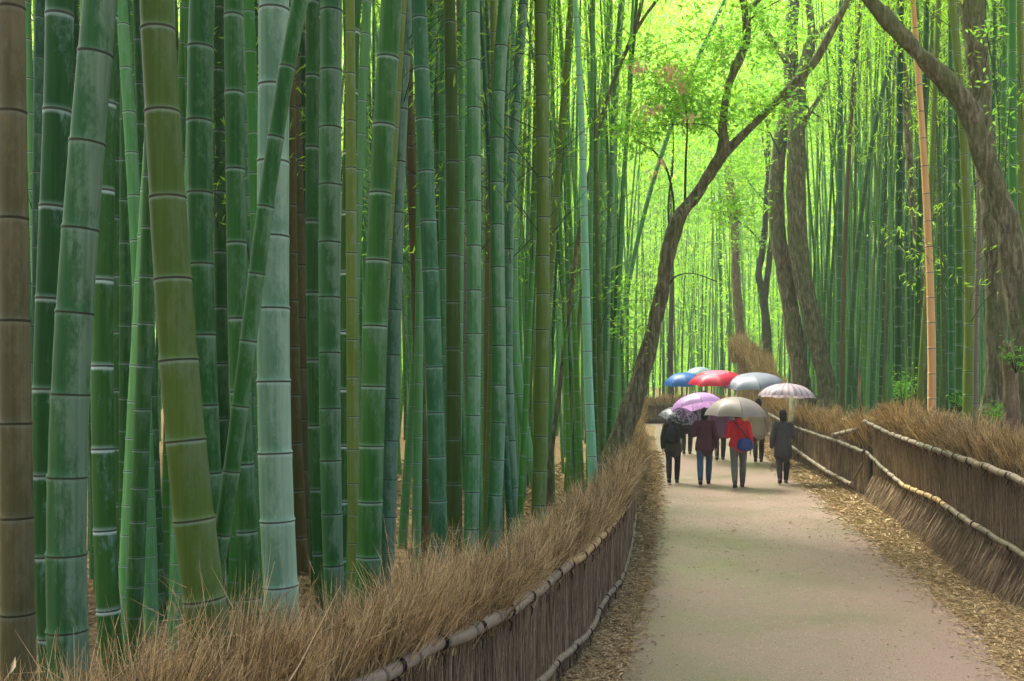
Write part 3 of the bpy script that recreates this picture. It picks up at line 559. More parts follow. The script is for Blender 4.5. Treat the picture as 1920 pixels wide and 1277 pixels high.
tree('arching_tree', 'heavy brown tree at right whose bent trunk arches up and left over the grove', 'tree',
     [[(1938, 860, 60), (1930, 700, 46), (1908, 560, 40), (1897, 463, 42), (1878, 385, 37), (1854, 320, 34), (1833, 263, 33), (1820, 213, 38), (1784, 163, 33), (1733, 113, 28), (1688, 64, 26), (1640, 8, 25), (1625, -12, 24)],
      [(1826, 225, 24), (1838, 190, 10), (1842, 150, 4)], [(1880, 380, 20), (1888, 368, 14), (1890, 364, 8)]], 140, BARK,
     foliage=[(1640, -260, 520, 120, 4200), (1830, 60, 30, 20, 40), (1880, 190, 30, 60, 60)],
     twigs=[[(1826, 207, 4), (1838, 170, 4), (1846, 130, 3), (1851, 100, 2)], [(1872, 316, 3), (1874, 250, 3), (1866, 150, 3), (1850, 60, 3), (1848, -8, 3)], [(1884, 345, 2), (1888, 260, 2), (1896, 180, 2)]], fl=.11)
tree('upright_tree', 'tall straight brown trunk at right passing behind the arching trunk', 'tree',
     [[(1860, 775, 46), (1865, 713, 38), (1867, 588, 37), (1863, 463, 38), (1857, 413, 37), (1850, 300, 36), (1844, 226, 36), (1836, 150, 40), (1827, 75, 41), (1821, -10, 47)]], 112, BARK,
     foliage=[(1820, -250, 420, 110, 3600)], fl=.13)
tree('slim_tree', 'slim grey brown trunk behind and left of the dead orange tan bamboo', 'tree',
     [[(1733, 740, 13), (1729, 557, 10), (1716, 431, 11), (1709, 376, 12), (1703, 263, 15), (1695, 150, 17), (1680, 75, 15), (1664, -8, 15)]], 88, BARK, foliage=[(1660, -160, 300, 90, 2400)], fl=.13)
tree('dark_forked_sapling', 'dark thin tree splitting into two stems left of the twin trunked tree', 'tree',
     [[(1440, 700, 20), (1437, 619, 17), (1430, 550, 17), (1422, 516, 13), (1429, 472, 13), (1436, 400, 12), (1440, 300, 9), (1440, 200, 6)], [(1433, 560, 12), (1440, 510, 10), (1447, 450, 9), (1450, 400, 7), (1458, 330, 5)]], 46, BARKD,
     foliage=[(1400, 330, 70, 60, 900), (1440, 220, 60, 60, 700), (1410, 450, 50, 40, 500), (1380, 280, 60, 40, 500)],
     twigs=[[(1428, 500, 4), (1425, 455, 4), (1405, 430, 3), (1380, 412, 3), (1345, 398, 2)], [(1440, 330, 3), (1430, 260, 3), (1418, 180, 2)], [(1437, 380, 3), (1410, 350, 2), (1395, 325, 2)]], fl=.16)
tree('straight_pale_tree', 'pale tan straight trunk standing at the far bend behind the umbrellas', 'tree',
     [[(1393, 735, 24), (1391, 666, 21), (1385, 588, 18), (1380, 525, 18), (1378, 431, 18), (1374, 395, 20), (1366, 320, 16), (1363, 256, 13), (1358, 160, 11), (1352, 40, 9)]], 44, BARKT,
     foliage=[(1360, 90, 110, 80, 1600), (1330, 200, 90, 60, 900), (1380, 330, 70, 50, 800), (1400, 200, 80, 60, 900)], fl=.22, base_flare=1.2)
tree('thin_far_tree', 'thin dark straight trunk far beyond the blue umbrella', 'tree',
     [[(1258, 735, 11), (1257, 640, 10), (1260, 520, 9), (1256, 400, 7), (1262, 280, 5)]], 40, BARKD, foliage=[(1250, 330, 90, 70, 1100), (1270, 250, 90, 50, 800)], fl=.24, base_flare=1.2)
tree('leaning_slim_tree', 'slim dark tree slanting right among the culms at the right end of the left grove', 'tree',
     [[(1030, 880, 10), (1048, 740, 9), (1062, 620, 9), (1080, 475, 9), (1100, 350, 9), (1121, 250, 9), (1146, 165, 9), (1176, 92, 8), (1203, 40, 8), (1238, -8, 8)], [(1176, 92, 8), (1192, 50, 8), (1204, 0, 7), (1206, -8, 6)]], 108, BARK, foliage=[(1230, -120, 200, 60, 1200)], fl=.13)
# broken stump
mb = MB(); P, R = px_path([(1898, 830, 32), (1896, 760, 27), (1894, 700, 25), (1889, 662, 21), (1887, 655, 12)], 150); tube(mb, *wob(P, R, .1), 14)
for i in range(7): a = i * .9; q = P[-3] + np.array([math.cos(a), math.sin(a), 0]) * R[-3] * .8; tube(mb, [q, q + np.array([0, 0, random.uniform(.05, .14)])], [.02, .004], 5)
P[0, 2] = 0; tag(mb.build('tree_stump', BARKT), 'broken dead stump with a splintered top behind the right fence', 'stump')

# small leafy plants
def plant(label, x, y, s, w, h, n):
    c = unp(x, y, s); c[2] -= 0; e = empty('leafy_plant', c); tag(e, label, 'plant'); mb = MB(); k = 10
    th = rng.random(k) * 6.28; d = np.stack([np.cos(th) * .45, np.sin(th) * .45, np.ones(k)], 1); base = np.zeros((k, 3)); L = h / s * (.6 + .5 * rng.random(k))
    strands(mb, base, d, L, np.full(k, .006), .2, 3); mb.build('stem', CM['olive'], e)
    mb = MB(); b = rng.integers(0, k, n); t = .35 + .7 * rng.random(n); P = nrm(d)[b] * (L[b] * t)[:, None] + rng.normal(0, .05, (n, 3)); leaves(mb, P, rng.normal(0, 1, P.shape) * [1, 1, .5], .085 * (.6 + .6 * rng.random(n)), .024)
    mb.build('foliage', SHRUB, e, smooth=False)
plant('leafy green bamboo shoot poking above the right fence brush', 1694, 765, 110, 40, 75, 260)
plant('low green sprig behind the right fence near the thick trunks', 1868, 795, 130, 40, 40, 130)
plant('wispy green sprig at the foot of the stout yellow green bamboo', 1800, 775, 122, 40, 45, 100)
plant('leafy sprig growing beside the broken stump', 1905, 700, 152, 30, 60, 90)
plant('fresh green undergrowth at the foot of the forked tree', 1185, 720, 98, 40, 110, 300)

# ------------------------------------------------------------------ fences
def resample(P, step):
    P = np.asarray(P, float); d = np.r_[0, np.cumsum(np.linalg.norm(np.diff(P, axis=0), axis=1))]; t = np.arange(0, d[-1], step); return np.stack([np.interp(t, d, P[:, i]) for i in range(P.shape[1])], 1)
def brush(e, plan, n_top, n_wall, z_top, h_top, face, foot, thick=.10, off=(0, 0, 0), lean=.30, wm=None, core=True, splay=0., tipr=.0024, dens=None):
    """plan: (k,2) line; face: +1 when the path is on its right-hand side"""
    P = resample(plan, .08); k = len(P); T = nrm(np.gradient(P, axis=0)); Nn = np.stack([T[:, 1], -T[:, 0]], 1) * face
    zg = gz(P[:, 0], P[:, 1]); zg = basez(P[:, 1]); zt = z_top(P)
    # packed core
    mb = MB(); a = P + Nn * thick * .35; b = P - Nn * thick * .6; V = np.concatenate([np.c_[a, zg - .1], np.c_[a, zg + zt - .05], np.c_[b, zg + zt - .05], np.c_[b, zg - .1]]); i = np.arange(k - 1)
    mb.add(V, np.concatenate([np.stack([i + u * k, i + 1 + u * k, i + 1 + (u + 1) * k, i + (u + 1) * k], -1) for u in range(3)])); (core and mb.build('brush_core', CORE, e, off=off))
    def pick(n):
        w = dens(P) if dens else np.ones(k); w = w / w.sum(); j = rng.choice(k, n, p=w); q = P[j] + T[j] * rng.uniform(-.04, .04, (n, 1)); return j, q
    j, q = pick(n_wall); dd = rng.uniform(.3, .62, n_wall); B = np.c_[q + Nn[j] * (thick * dd)[:, None], zg[j] + rng.uniform(0, 1, n_wall) * np.maximum(.35, zt[j] - .6)]
    d = np.c_[T[j] * rng.normal(0, .07, (n_wall, 1)) - Nn[j] * .02, np.ones(n_wall)]
    mb = MB(); sz = np.clip(P[j, 1] / 9, .8, 2.2)
    L = np.minimum(rng.uniform(.4, .95, n_wall), zt[j] + zg[j] + .12 - B[:, 2]); strands(mb, B, d, np.maximum(L, .1), .0024 * sz, .05, 2)
    if splay:
        n = n_wall // 2; j, q = pick(n); B = np.c_[q + Nn[j] * thick * .6, zg[j] + rng.uniform(.25, .5, n)]; d = np.c_[Nn[j] * rng.uniform(.1, splay, (n, 1)) + T[j] * rng.normal(-.12, .12, (n, 1)), -np.ones(n)]
        strands(mb, B, d, rng.uniform(.25, .5, n), .0034 * np.clip(P[j, 1] / 9, .8, 2.2), .1, 2)
    mb.build('brush_wall', wm or BRUSHW, e, off=off, smooth=False)
    j, q = pick(n_top); hh = h_top(P)[j]; B = np.c_[q + Nn[j] * rng.uniform(-thick * 1.3, thick * .5, (n_top, 1)), zg[j] + zt[j] + rng.uniform(-.12, .05, n_top) ]
    cl = (j * .08 / .11 + rng.normal(0, .35, n_top)).astype(int) + 5; CLn = rng.normal(0, lean * .55, (cl.max() + 6, 2)); CH = rng.uniform(.72, 1.12, cl.max() + 6); fan = rng.normal(0, lean * .75, (n_top, 2)) + CLn[cl]; d = np.c_[fan + Nn[j] * .04, np.ones(n_top)]; L = hh * rng.uniform(.35, 1.05, n_top) ** .7 + .08
    lumps = .8 + .3 * np.sin(j * .23) * np.sin(j * .07 + 1) + .06 * np.sin(j * .9); lumps = lumps * CH[cl] * np.where(rng.random(n_top) < .02, 1.3, 1.); mb = MB(); strands(mb, B, d, L * lumps, tipr * np.clip(P[j, 1] / 6, .8, 3.) * np.where(rng.random(n_top) < .12, 2., rng.uniform(.6, 1.3, n_top)), .13, 2)
    # side twigs near the tips give the feathery edge
    n2 = n_top * 3; i2 = rng.integers(0, n_top, n2); B2 = B[i2] + nrm(d[i2]) * (L[i2] * lumps[i2] * rng.uniform(.3, .92, n2))[:, None]
    strands(mb, B2, d[i2] + rng.normal(0, .5, (n2, 3)), rng.uniform(.05, .17, n2), .0014 * np.clip(P[j[i2], 1] / 6, .8, 3.), .1, 1)
    mb.build('brush_top', BRUSH, e, off=off, smooth=False)
    n3 = n_top // 90; i3 = rng.integers(0, n_top, n3); mb = MB(); leaves(mb, B[i3] + nrm(d[i3]) * (L[i3] * rng.uniform(.3, .8, n3))[:, None] + np.c_[Nn[j[i3]] * .04, np.zeros(n3)], rng.normal(0, 1, (n3, 3)), .07, .014); mb.build('caught_leaves', LITTER, e, off=off, smooth=False)
def rails(e, pts, r, sfun, off, gap=.5, mats=(RAILG,), pieces=3, joint=.28, fz=.06, ties=True):
    """traced rail px -> poles tied end to end"""
    P = np.array([unp(x, y, sfun(x)) + np.array([fz, -.0, 0]) for x, y in pts]); P = resample(P, .03); n = len(P); PO = {}; cut = np.linspace(0, n, pieces + 1).astype(int)
    for i in range(pieces):
        a, b = cut[i], min(n, cut[i + 1] + 3); Q = P[a:b].copy()
        if len(Q) < 4: continue
        d = np.arange(len(Q)) * .03; t = d / joint + .37; fr = np.abs((t % 1) - .5) * 2; R = r * (1 + .09 * (fr > .93) - .05 * (i % 2)); Q[:, 2] += .006 * np.sin(d * 9 + i) + .004 * (i % 2)
        mb = MB(); tube(mb, Q, R, 12, a=t); PO[i] = mb.build('rail', mats[i % len(mats)], e, attr='t', off=off)
    if ties:
        for k in range(int(gap / .03 / 2), n - 2, int(gap / .03)):
            mb = MB(); T = nrm(P[k + 1] - P[k])
            for w in (-.008, .004, .016):
                c = P[k] + T * w; s_ = nrm(np.cross(T, [0, 0, 1.])); u_ = np.cross(s_, T); th = np.linspace(0, 2 * np.pi, 14); tube(mb, c + (np.cos(th)[:, None] * s_ + np.sin(th)[:, None] * u_) * r * 1.1, np.full(14, .0035), 5)
            c = P[k] - np.array([0, 0, r * 1.1]); tube(mb, [c, c + np.array([.02, -.01, -.03]), c + np.array([.015, .01, -.075])], [.006, .005, .003], 5); tube(mb, [c, c + np.array([-.02, -.015, -.025]), c + np.array([-.03, 0, -.06])], [.006, .005, .003], 5)
            pi = min(int(k / n * pieces), pieces - 1); mb.build('tie', ROPE, PO.get(pi, e), off=off)
# left fence
o = np.array([LFP[8][0], LFP[8][1], 0.]); eL = empty('brush_fence', o); tag(eL, 'low brushwood fence curving along the left verge with a feathery brown top', 'fence')
planL = resample(np.vstack([[LFX(np.array(1.4)), 1.4], LFP[1:]]), .2)
sk = np.ones(3) / 3
brush(eL, planL, 19000, 11000, lambda P: np.full(len(P), .80), lambda P: np.interp(P[:, 1], [2, 3.5, 4.5, 6, 9, 14, 40], [.66, .6, .5, .44, .42, .5, .6]), 1, 0, off=o, dens=lambda P: 1 / np.clip(P[:, 1], 3, 30) ** .9)
LT = [(560, 1322), (640, 1290), (700, 1260), (760, 1230), (800, 1205), (853, 1189), (895, 1168), (959, 1130), (1001, 1099), (1039, 1067), (1081, 1040), (1118, 1003), (1155, 961), (1174, 918), (1184, 889), (1190, 862), (1194, 834)]
LB = [(900, 1362), (950, 1318), (996, 1277), (1039, 1231), (1075, 1201), (1098, 1176), (1108, 1148), (1129, 1115), (1150, 1092), (1161, 1070), (1169, 1046), (1178, 1010), (1184, 965)]
rails(eL, LT, .035, LFs, o, .42, (RAILG, RAILT, RAILG), 6, .3)
rails(eL, LB, .027, LFs, o, .6, (RAILG,), 5, .3)
# right fence, near taller part
o = RP3[3].copy(); eR = empty('tall_brush_fence', o); tag(eR, 'taller near brushwood fence at right with two bamboo rails and splayed foot', 'fence')
UR = [(1635, 790), (1684, 813), (1741, 833), (1816, 856), (1880, 877), (1920, 892), (1985, 918)]
MR = [(1500, 800), (1515, 805), (1555, 818), (1590, 828), (1639, 848), (1673, 880), (1711, 910), (1778, 937), (1835, 974), (1891, 1008), (1917, 1023), (1985, 1062)]
FB = [(1452, 812), (1470, 822), (1496, 835), (1534, 862), (1568, 884), (1617, 909)]
FT = [(1579, 816), (1600, 811), (1628, 805)]
urz = np.array([(F / RS(x), EYE - (y - HZ) / RS(x) - basez(F / RS(x))) for x, y in UR][::-1])
nearP = resample(np.vstack([[[4.3, 1.0], [4.75, 5.5]], RP3[1:5, :2], [gpx(1640, 938)[:2]]]), .2)
brush(eR, nearP, 14000, 24000, lambda P: np.interp(P[:, 1], urz[:, 0], urz[:, 1]), lambda P: np.interp(P[:, 1], [8, 12, 17, 20], [.42, .45, .5, .5]), -1, 0, off=o, splay=.55, thick=.12, dens=lambda P: np.where(P[:, 1] > 8.5, 1., .12))
rails(eR, UR, .037, RS, o, .7, (RAILD, RAILG), 4, .3, fz=-.15)
rails(eR, MR[4:], .034, RS, o, .6, (RAILD, RAILG, RAILT, RAILT, RAILG), 6, .28, fz=-.15)
# a loose prop pole
mb = MB(); P = [unp(1632, 868, RS(1632)) + [-.15, 0, 0], unp(1616, 900, RS(1620)) + [-.18, 0, 0]]; tube(mb, P, [.02, .022], 8, a=np.array([.2, .8])); mb.build('prop', RAILD, eR, attr='t', off=o)
# right fence, far part
o = RP3[6].copy(); eF = empty('brush_fence', o); tag(eF, 'lower farther brushwood fence at right running back behind the walkers', 'fence')
farP = resample(np.vstack([[gpx(1632, 934)[:2]], RP3[5:, :2], [[12.6, 36.], [13.2, 40.]]]), .25)
mrz = np.array([(F / RS(x), EYE - (y - HZ) / RS(x) - basez(F / RS(x))) for x, y in MR[:5] + [(1470, 785), (1450, 775)]]); mrz = mrz[np.argsort(mrz[:, 0])]
brush(eF, farP, 9000, 8000, lambda P: np.interp(P[:, 1], mrz[:, 0], mrz[:, 1]) + .12, lambda P: np.interp(P[:, 1], [19, 22, 26, 30, 36, 40], [.75, .55, .6, .7, 1.2, 1.6]), -1, 0, off=o, thick=.14)
rails(eF, [(1452, 776)] + MR[:5], .04, RS, o, 1.2, (RAILD,), 3, .4, fz=-.2)
rails(eF, FB, .045, RS, o, 1.2, (RAILD, RAILG), 2, .4, fz=-.22); rails(eF, FT, .045, RS, o, .6, (RAILG,), 1, .4, fz=-.2)
# tall screen at the bend
o = np.array([12.6, 40., .7]); eT = empty('brush_screen', o); tag(eT, 'tall rounded hump of brown brushwood at the bend right of the pale trunk', 'fence')
hump = resample(np.array([unp(1384, 700, 47)[:2], unp(1402, 700, 49)[:2], unp(1430, 700, 51)[:2], unp(1460, 700, 54)[:2], unp(1505, 700, 58)[:2]]), .1)
ht = lambda P: np.interp((P[:, 0] / P[:, 1] * F + 960), [1384, 1392, 1410, 1430, 1452, 1480, 1510], [2.8, 3.1, 2.9, 2.4, 1.7, 1.3, 1.0])
brush(eT, hump, 9000, 16000, lambda P: ht(P), lambda P: np.full(len(P), .9), -1, 0, off=o, thick=.25, tipr=.0018, wm=BRUSH, core=False)
# cross fence
o = np.array([6., 46.3, .78]); eC = empty('brush_fence', o); tag(eC, 'short distant brushwood fence crossing the end of the path at the bend', 'fence')
crossP = np.array([[3.6, 45.6], [8., 45.9], [11., 45.5], [13., 43.5]]); 
brush(eC, crossP, 5000, 3000, lambda P: np.full(len(P), .85), lambda P: np.full(len(P), .55), 1, 0, off=o, thick=.2)
for zz in (.85, .2):
    mb = MB(); Q = resample(np.c_[crossP + [0, -.16], basez(crossP[:, 1]) + zz], .1); Q[:, 2] += .02 * np.sin(Q[:, 0] * 3); tube(mb, Q, np.full(len(Q), .04), 8, a=np.arange(len(Q)) * .3); mb.build('rail', RAILG, eC, attr='t', off=o)

# ------------------------------------------------------------------ people and umbrellas
def cloth(name, c, c2=None, rough=.8, nz=6):
    m, nt, b = mat(name, rough, .25); g = N(nt); a = g.noise(g.coord('Object'), nz, 4); f = g.noise(g.coord('Object'), 160, 2)
    g.l(g.mix(g.math('ADD', g.math('MULTIPLY', a, .7), g.math('MULTIPLY', f, .3)), c, c2 or tuple(q * 1.5 for q in c)), b.inputs['Base Color']); g.l(g.bump(a, .4, .03), b.inputs['Normal']); return m
SKIN = cloth('skin', (.50, .30, .21), (.58, .37, .27), .5); HAIRM = cloth('black_hair', (.012, .010, .009), (.03, .024, .02), .45, 60)
SHOE = cloth('shoe_leather', (.02, .018, .016), (.05, .045, .04), .5); METAL, _, b_ = mat('umbrella_metal', .35, .5); b_.inputs['Metallic'].default_value = .8; b_.inputs['Base Color'].default_value = (.45, .45, .46, 1)
HANDLE = cloth('handle_plastic', (.02, .02, .022), (.04, .04, .045), .4)
def remesh(o, v):
    m = o.modifiers.new('Remesh', 'REMESH'); m.mode = 'VOXEL'; m.voxel_size = v; m.use_smooth_shade = True
    s = o.modifiers.new('Smooth', 'SMOOTH'); s.factor = .5; s.iterations = 3
def person(label, X, Y, head, coat_c, trou_c, hold=1, sc_=1., coat_len=.78, stride=.2, bag=None, hood=None, shaft_tilt=(0, 0), hat=None):
    z0 = float(basez(Y)) + .016; e = empty('person', (X, Y, z0)); e.rotation_euler = (0, 0, -head); e.scale = (sc_,) * 3; tag(e, label, 'person')
    sx = hold                     # side (+1 right) of the hand that holds the umbrella
    A = {}
    for sd, ph in ((1, 1), (-1, -1)):
        ph *= stride; hip = np.array([.085 * sd, 0, .87]); an = np.array([.075 * sd, ph + (-.03 if ph < 0 else 0), .085 + (.05 if ph < 0 else 0)]); kn = (hip + an) / 2 + np.array([.01 * sd, .05 + abs(ph) * .12, .03])
        A[sd] = (hip, kn, an, ph)
    def legs(mb, k=0., feet=True):
        for sd in (1, -1):
            hip, kn, an, ph = A[sd]; P = [hip, hip * .55 + kn * .45, kn, kn * .6 + an * .4 + np.array([0, -.02, 0]), an]; limb(mb, P, np.array([.088, .074, .054, .054, .037]) + k)
            if feet: tl = -.35 if ph < 0 else .12; limb(mb, [an + [0, -.045, -.045], an + [0, .05, -.055 - .03 * (tl < 0)], an + [0, .16, -.058 - .05 * (tl < 0)]], np.array([[.034, .034], [.042, .028], [.034, .02]]))
    sh = {sd: np.array([.165 * sd, -.01, 1.325]) for sd in (1, -1)}
    wr = np.array([.10 * sx, .25, 1.20]); el = np.array([.23 * sx, .05, 1.06])
    wr2 = np.array([-.24 * sx, .10, .80]); el2 = np.array([-.235 * sx, -.03, 1.06])
    def arms(mb, k=0., full=True):
        for S, E, W in ((sh[sx], el, wr), (sh[-sx], el2, wr2)):
            lo = W if full else E + (W - E) * .93
            limb(mb, [S, (S + E) / 2, E, (E + lo) / 2, lo], np.array([.052, .044, .038, .035, .025]) + k)
    mb = MB()
    limb(mb, [(0, 0, .84), (0, 0, .93), (0, .01, 1.03), (0, .015, 1.16), (0, .005, 1.27), (0, -.005, 1.34)], np.array([[.14, .095], [.155, .105], [.125, .088], [.145, .10], [.165, .10], [.12, .07]]), 20)
    limb(mb, [(0, -.005, 1.34), (0, .01, 1.44), (0, .02, 1.47)], [.06, .05, .05])
    legs(mb); arms(mb)
    # head with face
    ell(mb, (0, .012, 1.545), (.074, .093, .108)); ell(mb, (0, .045, 1.495), (.050, .055, .06)); ell(mb, (0, .108, 1.53), (.011, .018, .022), 8, 6); ell(mb, (0, .098, 1.485), (.022, .01, .007), 8, 6); ell(mb, (0, .09, 1.46), (.022, .018, .016), 8, 6)
    for q in (1, -1): ell(mb, (.077 * q, .0, 1.535), (.01, .02, .03), 8, 6); ell(mb, (.03 * q, .09, 1.566), (.02, .012, .007), 8, 6)
    # gripping hand: palm beside the handle, fingers wrapped round it
    hx = np.array([.075 * sx, .275, 0.]); hz = 1.215
    limb(mb, [wr, (wr[0] + .0 * sx, .27, 1.21), (.098 * sx, .285, 1.235)], np.array([[.026, .02], [.022, .036], [.016, .034]]))
    for i in range(4):
        th = np.linspace(-.3, 3.6 + .2 * math.sin(i), 9); r = .0225; P = np.stack([hx[0] + sx * np.cos(th) * r, hx[1] + np.sin(th) * r, np.full(9, hz - .033 + i * .021) - .002 * th], 1); limb(mb, P, np.linspace(.0095, .0075, 9) * (1 if i else .9), 8)
    th = np.linspace(-.2, -2.6, 7); P = np.stack([hx[0] + sx * np.cos(th) * .024, hx[1] + np.sin(th) * .024, hz + np.linspace(.0, .045, 7)], 1); limb(mb, P, np.linspace(.011, .009, 7), 8)
    # relaxed hand
    limb(mb, [wr2, wr2 + [0, .01, -.05], wr2 + [0, .02, -.085]], np.array([[.024, .018], [.018, .036], [.015, .036]]))
    for i in range(4):
        b = wr2 + np.array([0, -.01 + i * .02, -.088]); L = (.05, .062, .066, .058)[i]; limb(mb, [b, b + [sx * .004, .002, -L * .5], b + [sx * .016, .004, -L * .95]], [.0095, .0085, .007], 8)
    b = wr2 + np.array([0, .035, -.035]); limb(mb, [b, b + [sx * .012, .022, -.03], b + [sx * .018, .026, -.055]], [.0115, .0095, .008], 8)
    body = mb.build('body', SKIN, e); remesh(body, .0065)
    for q in (1, -1):
        mb = MB(); ell(mb, (.03 * q, .098, 1.556), (.011, .006, .006), 8, 6); mb.build('eye', HAIRM, e)
    mb = MB(); ell(mb, (0, -.012, 1.562), (.088, .098, .108)); limb(mb, [(0, -.05, 1.53), (0, -.06, 1.45), (0, -.055, 1.38 if hat else 1.42)], np.array([[.078, .05], [.08, .045], [.06, .03]])); h = mb.build('hair', HAIRM, e)
    h.location = (0, 0, 0); remesh(h, .012)
    mb = MB(); legs(mb, .016, False); limb(mb, [(0, 0, .84), (0, 0, .93), (0, .01, 1.0)], np.array([[.155, .11], [.17, .12], [.145, .105]])); t = mb.build('trousers', trou_c, e); remesh(t, .012)
    for sd in (1, -1):
        hip, kn, an, ph = A[sd]; mb = MB(); dn = .05 if ph < 0 else 0; limb(mb, [an + [0, -.05, -.042], an + [0, .05, -.05 - .6 * dn], an + [0, .175, -.05 - dn]], np.array([[.042, .04], [.05, .036], [.04, .026]])); limb(mb, [an + [0, 0, .03], an + [0, -.01, -.03]], [.045, .045]); t = mb.build('shoe', SHOE, e); remesh(t, .009)
    mb = MB(); hem = coat_len
    limb(mb, [(0, 0, hem), (0, 0, (hem + 1.0) / 2), (0, .01, 1.03), (0, .015, 1.16), (0, .005, 1.28), (0, -.005, 1.355)], np.array([[.205, .15], [.195, .145], [.165, .125], [.178, .13], [.192, .125], [.10, .075]]), 22)
    arms(mb, .02, False); limb(mb, [sh[1], (0, -.01, 1.345), sh[-1]], [.06, .062, .06]); limb(mb, [(0, -.01, 1.36), (0, 0, 1.42)], [.07, .066])
    if hood: limb(mb, [(0, -.08, 1.40), (0, -.10, 1.34)], np.array([[.09, .05], [.07, .04]]))
    t = mb.build('coat', coat_c, e); remesh(t, .011)
    if bag:
        t_ = empty('bag', (X, Y, z0)); col.objects.unlink(t_); bpy.data.objects.remove(t_); mb = MB(); kind, bm_, lb = bag; root = link('shoulder_bag', None) if kind == 'side' else link('backpack', None)
        root.location = (X, Y, z0); root.rotation_euler = (0, 0, -head); root.scale = (sc_,) * 3; tag(root, lb, 'bag')
        if kind == 'side': limb(mb, [(-.12 * sx, -.20, .98), (-.12 * sx, -.21, .84)], np.array([[.15, .06], [.17, .075]]), 16)
        else: limb(mb, [(0, -.205, 1.28), (0, -.225, 1.15), (0, -.225, 1.0)], np.array([[.11, .05], [.14, .08], [.14, .085]]), 16)
        t = mb.build('body', bm_, root); remesh(t, .012)
        mb = MB()
        if kind == 'side': tube(mb, [(-.2 * sx, -.17, .98), (-.1 * sx, -.165, 1.15), (.1 * sx, -.14, 1.38), (.14 * sx, 0, 1.41), (.10 * sx, .14, 1.30), (-.1 * sx, .19, 1.05), (-.27 * sx, -.02, .92), (-.24 * sx, -.18, .95)], .012, 8)
        else:
            for q in (1, -1): tube(mb, [(.09 * q, -.19, 1.3), (.1 * q, -.08, 1.43), (.1 * q, .1, 1.38), (.12 * q, .17, 1.2), (.19 * q, .06, 1.02), (.12 * q, -.18, 1.0)], .014, 8)
        mb.build('strap', HANDLE, root)
    g = np.array([.075 * sx, .275, 1.215]) * sc_; c, s_ = math.cos(-head), math.sin(-head)
    return np.array([X + g[0] * c - g[1] * s_, Y + g[0] * s_ + g[1] * c, z0 + g[2]])
def umb_mat(name, c1, c2, mode='plain', alpha=1.):
    m = bpy.data.materials.new(name); m.use_nodes = True; nt = m.node_tree; nt.nodes.remove(nt.nodes['Principled BSDF']); g = N(nt)
    tc = g.n('ShaderNodeTexCoord'); sx = g.n('ShaderNodeSeparateXYZ'); g.l(tc.outputs['Object'], sx.inputs[0]); ang = g.math('ARCTAN2', sx.outputs['Y'], sx.outputs['X']); rr = g.math('SQRT', g.math('ADD', g.math('POWER', sx.outputs['X'], 2.), g.math('POWER', sx.outputs['Y'], 2.)))
    if mode == 'stripe': f = g.math('GREATER_THAN', g.math('SINE', g.math('MULTIPLY', ang, 24.)), .35)
    elif mode == 'rim': f = g.math('GREATER_THAN', g.math('ADD', rr, g.math('MULTIPLY', g.noise(g.coord('Object'), 9, 3), .25)), .50)
    elif mode == 'flower': f = g.math('GREATER_THAN', g.noise(g.coord('Object'), 9, 5, .6, 1.5), .5)
    else: f = g.math('MULTIPLY', g.noise(g.coord('Object'), 4, 3), .6)
    c = g.mix(f, c1, c2); seam = g.math('GREATER_THAN', g.math('ABSOLUTE', g.math('COSINE', g.math('MULTIPLY', ang, 4.))), .9965); c = g.mix(g.math('MULTIPLY', seam, .45), c, (.03, .03, .03)); d = g.n('ShaderNodeBsdfDiffuse'); t = g.n('ShaderNodeBsdfTranslucent'); gl = g.n('ShaderNodeBsdfGlossy'); gl.inputs['Roughness'].default_value = .35; g.l(c, d.inputs[0]); g.l(c, t.inputs[0])
    a = g.n('ShaderNodeMixShader'); a.inputs[0].default_value = .4; g.l(d.outputs[0], a.inputs[1]); g.l(t.outputs[0], a.inputs[2])
    b = g.n('ShaderNodeMixShader'); b.inputs[0].default_value = .05; g.l(a.outputs[0], b.inputs[1]); g.l(gl.outputs[0], b.inputs[2]); out = b.outputs[0]
    if alpha < 1:
        tr = g.n('ShaderNodeBsdfTransparent'); x = g.n('ShaderNodeMixShader'); g.l(g.math('MULTIPLY_ADD', f, .55, alpha, clamp=True), x.inputs[0]); g.l(tr.outputs[0], x.inputs[1]); g.l(out, x.inputs[2]); out = x.outputs[0]
    g.l(out, nt.nodes['Material Output'].inputs[0]); return m
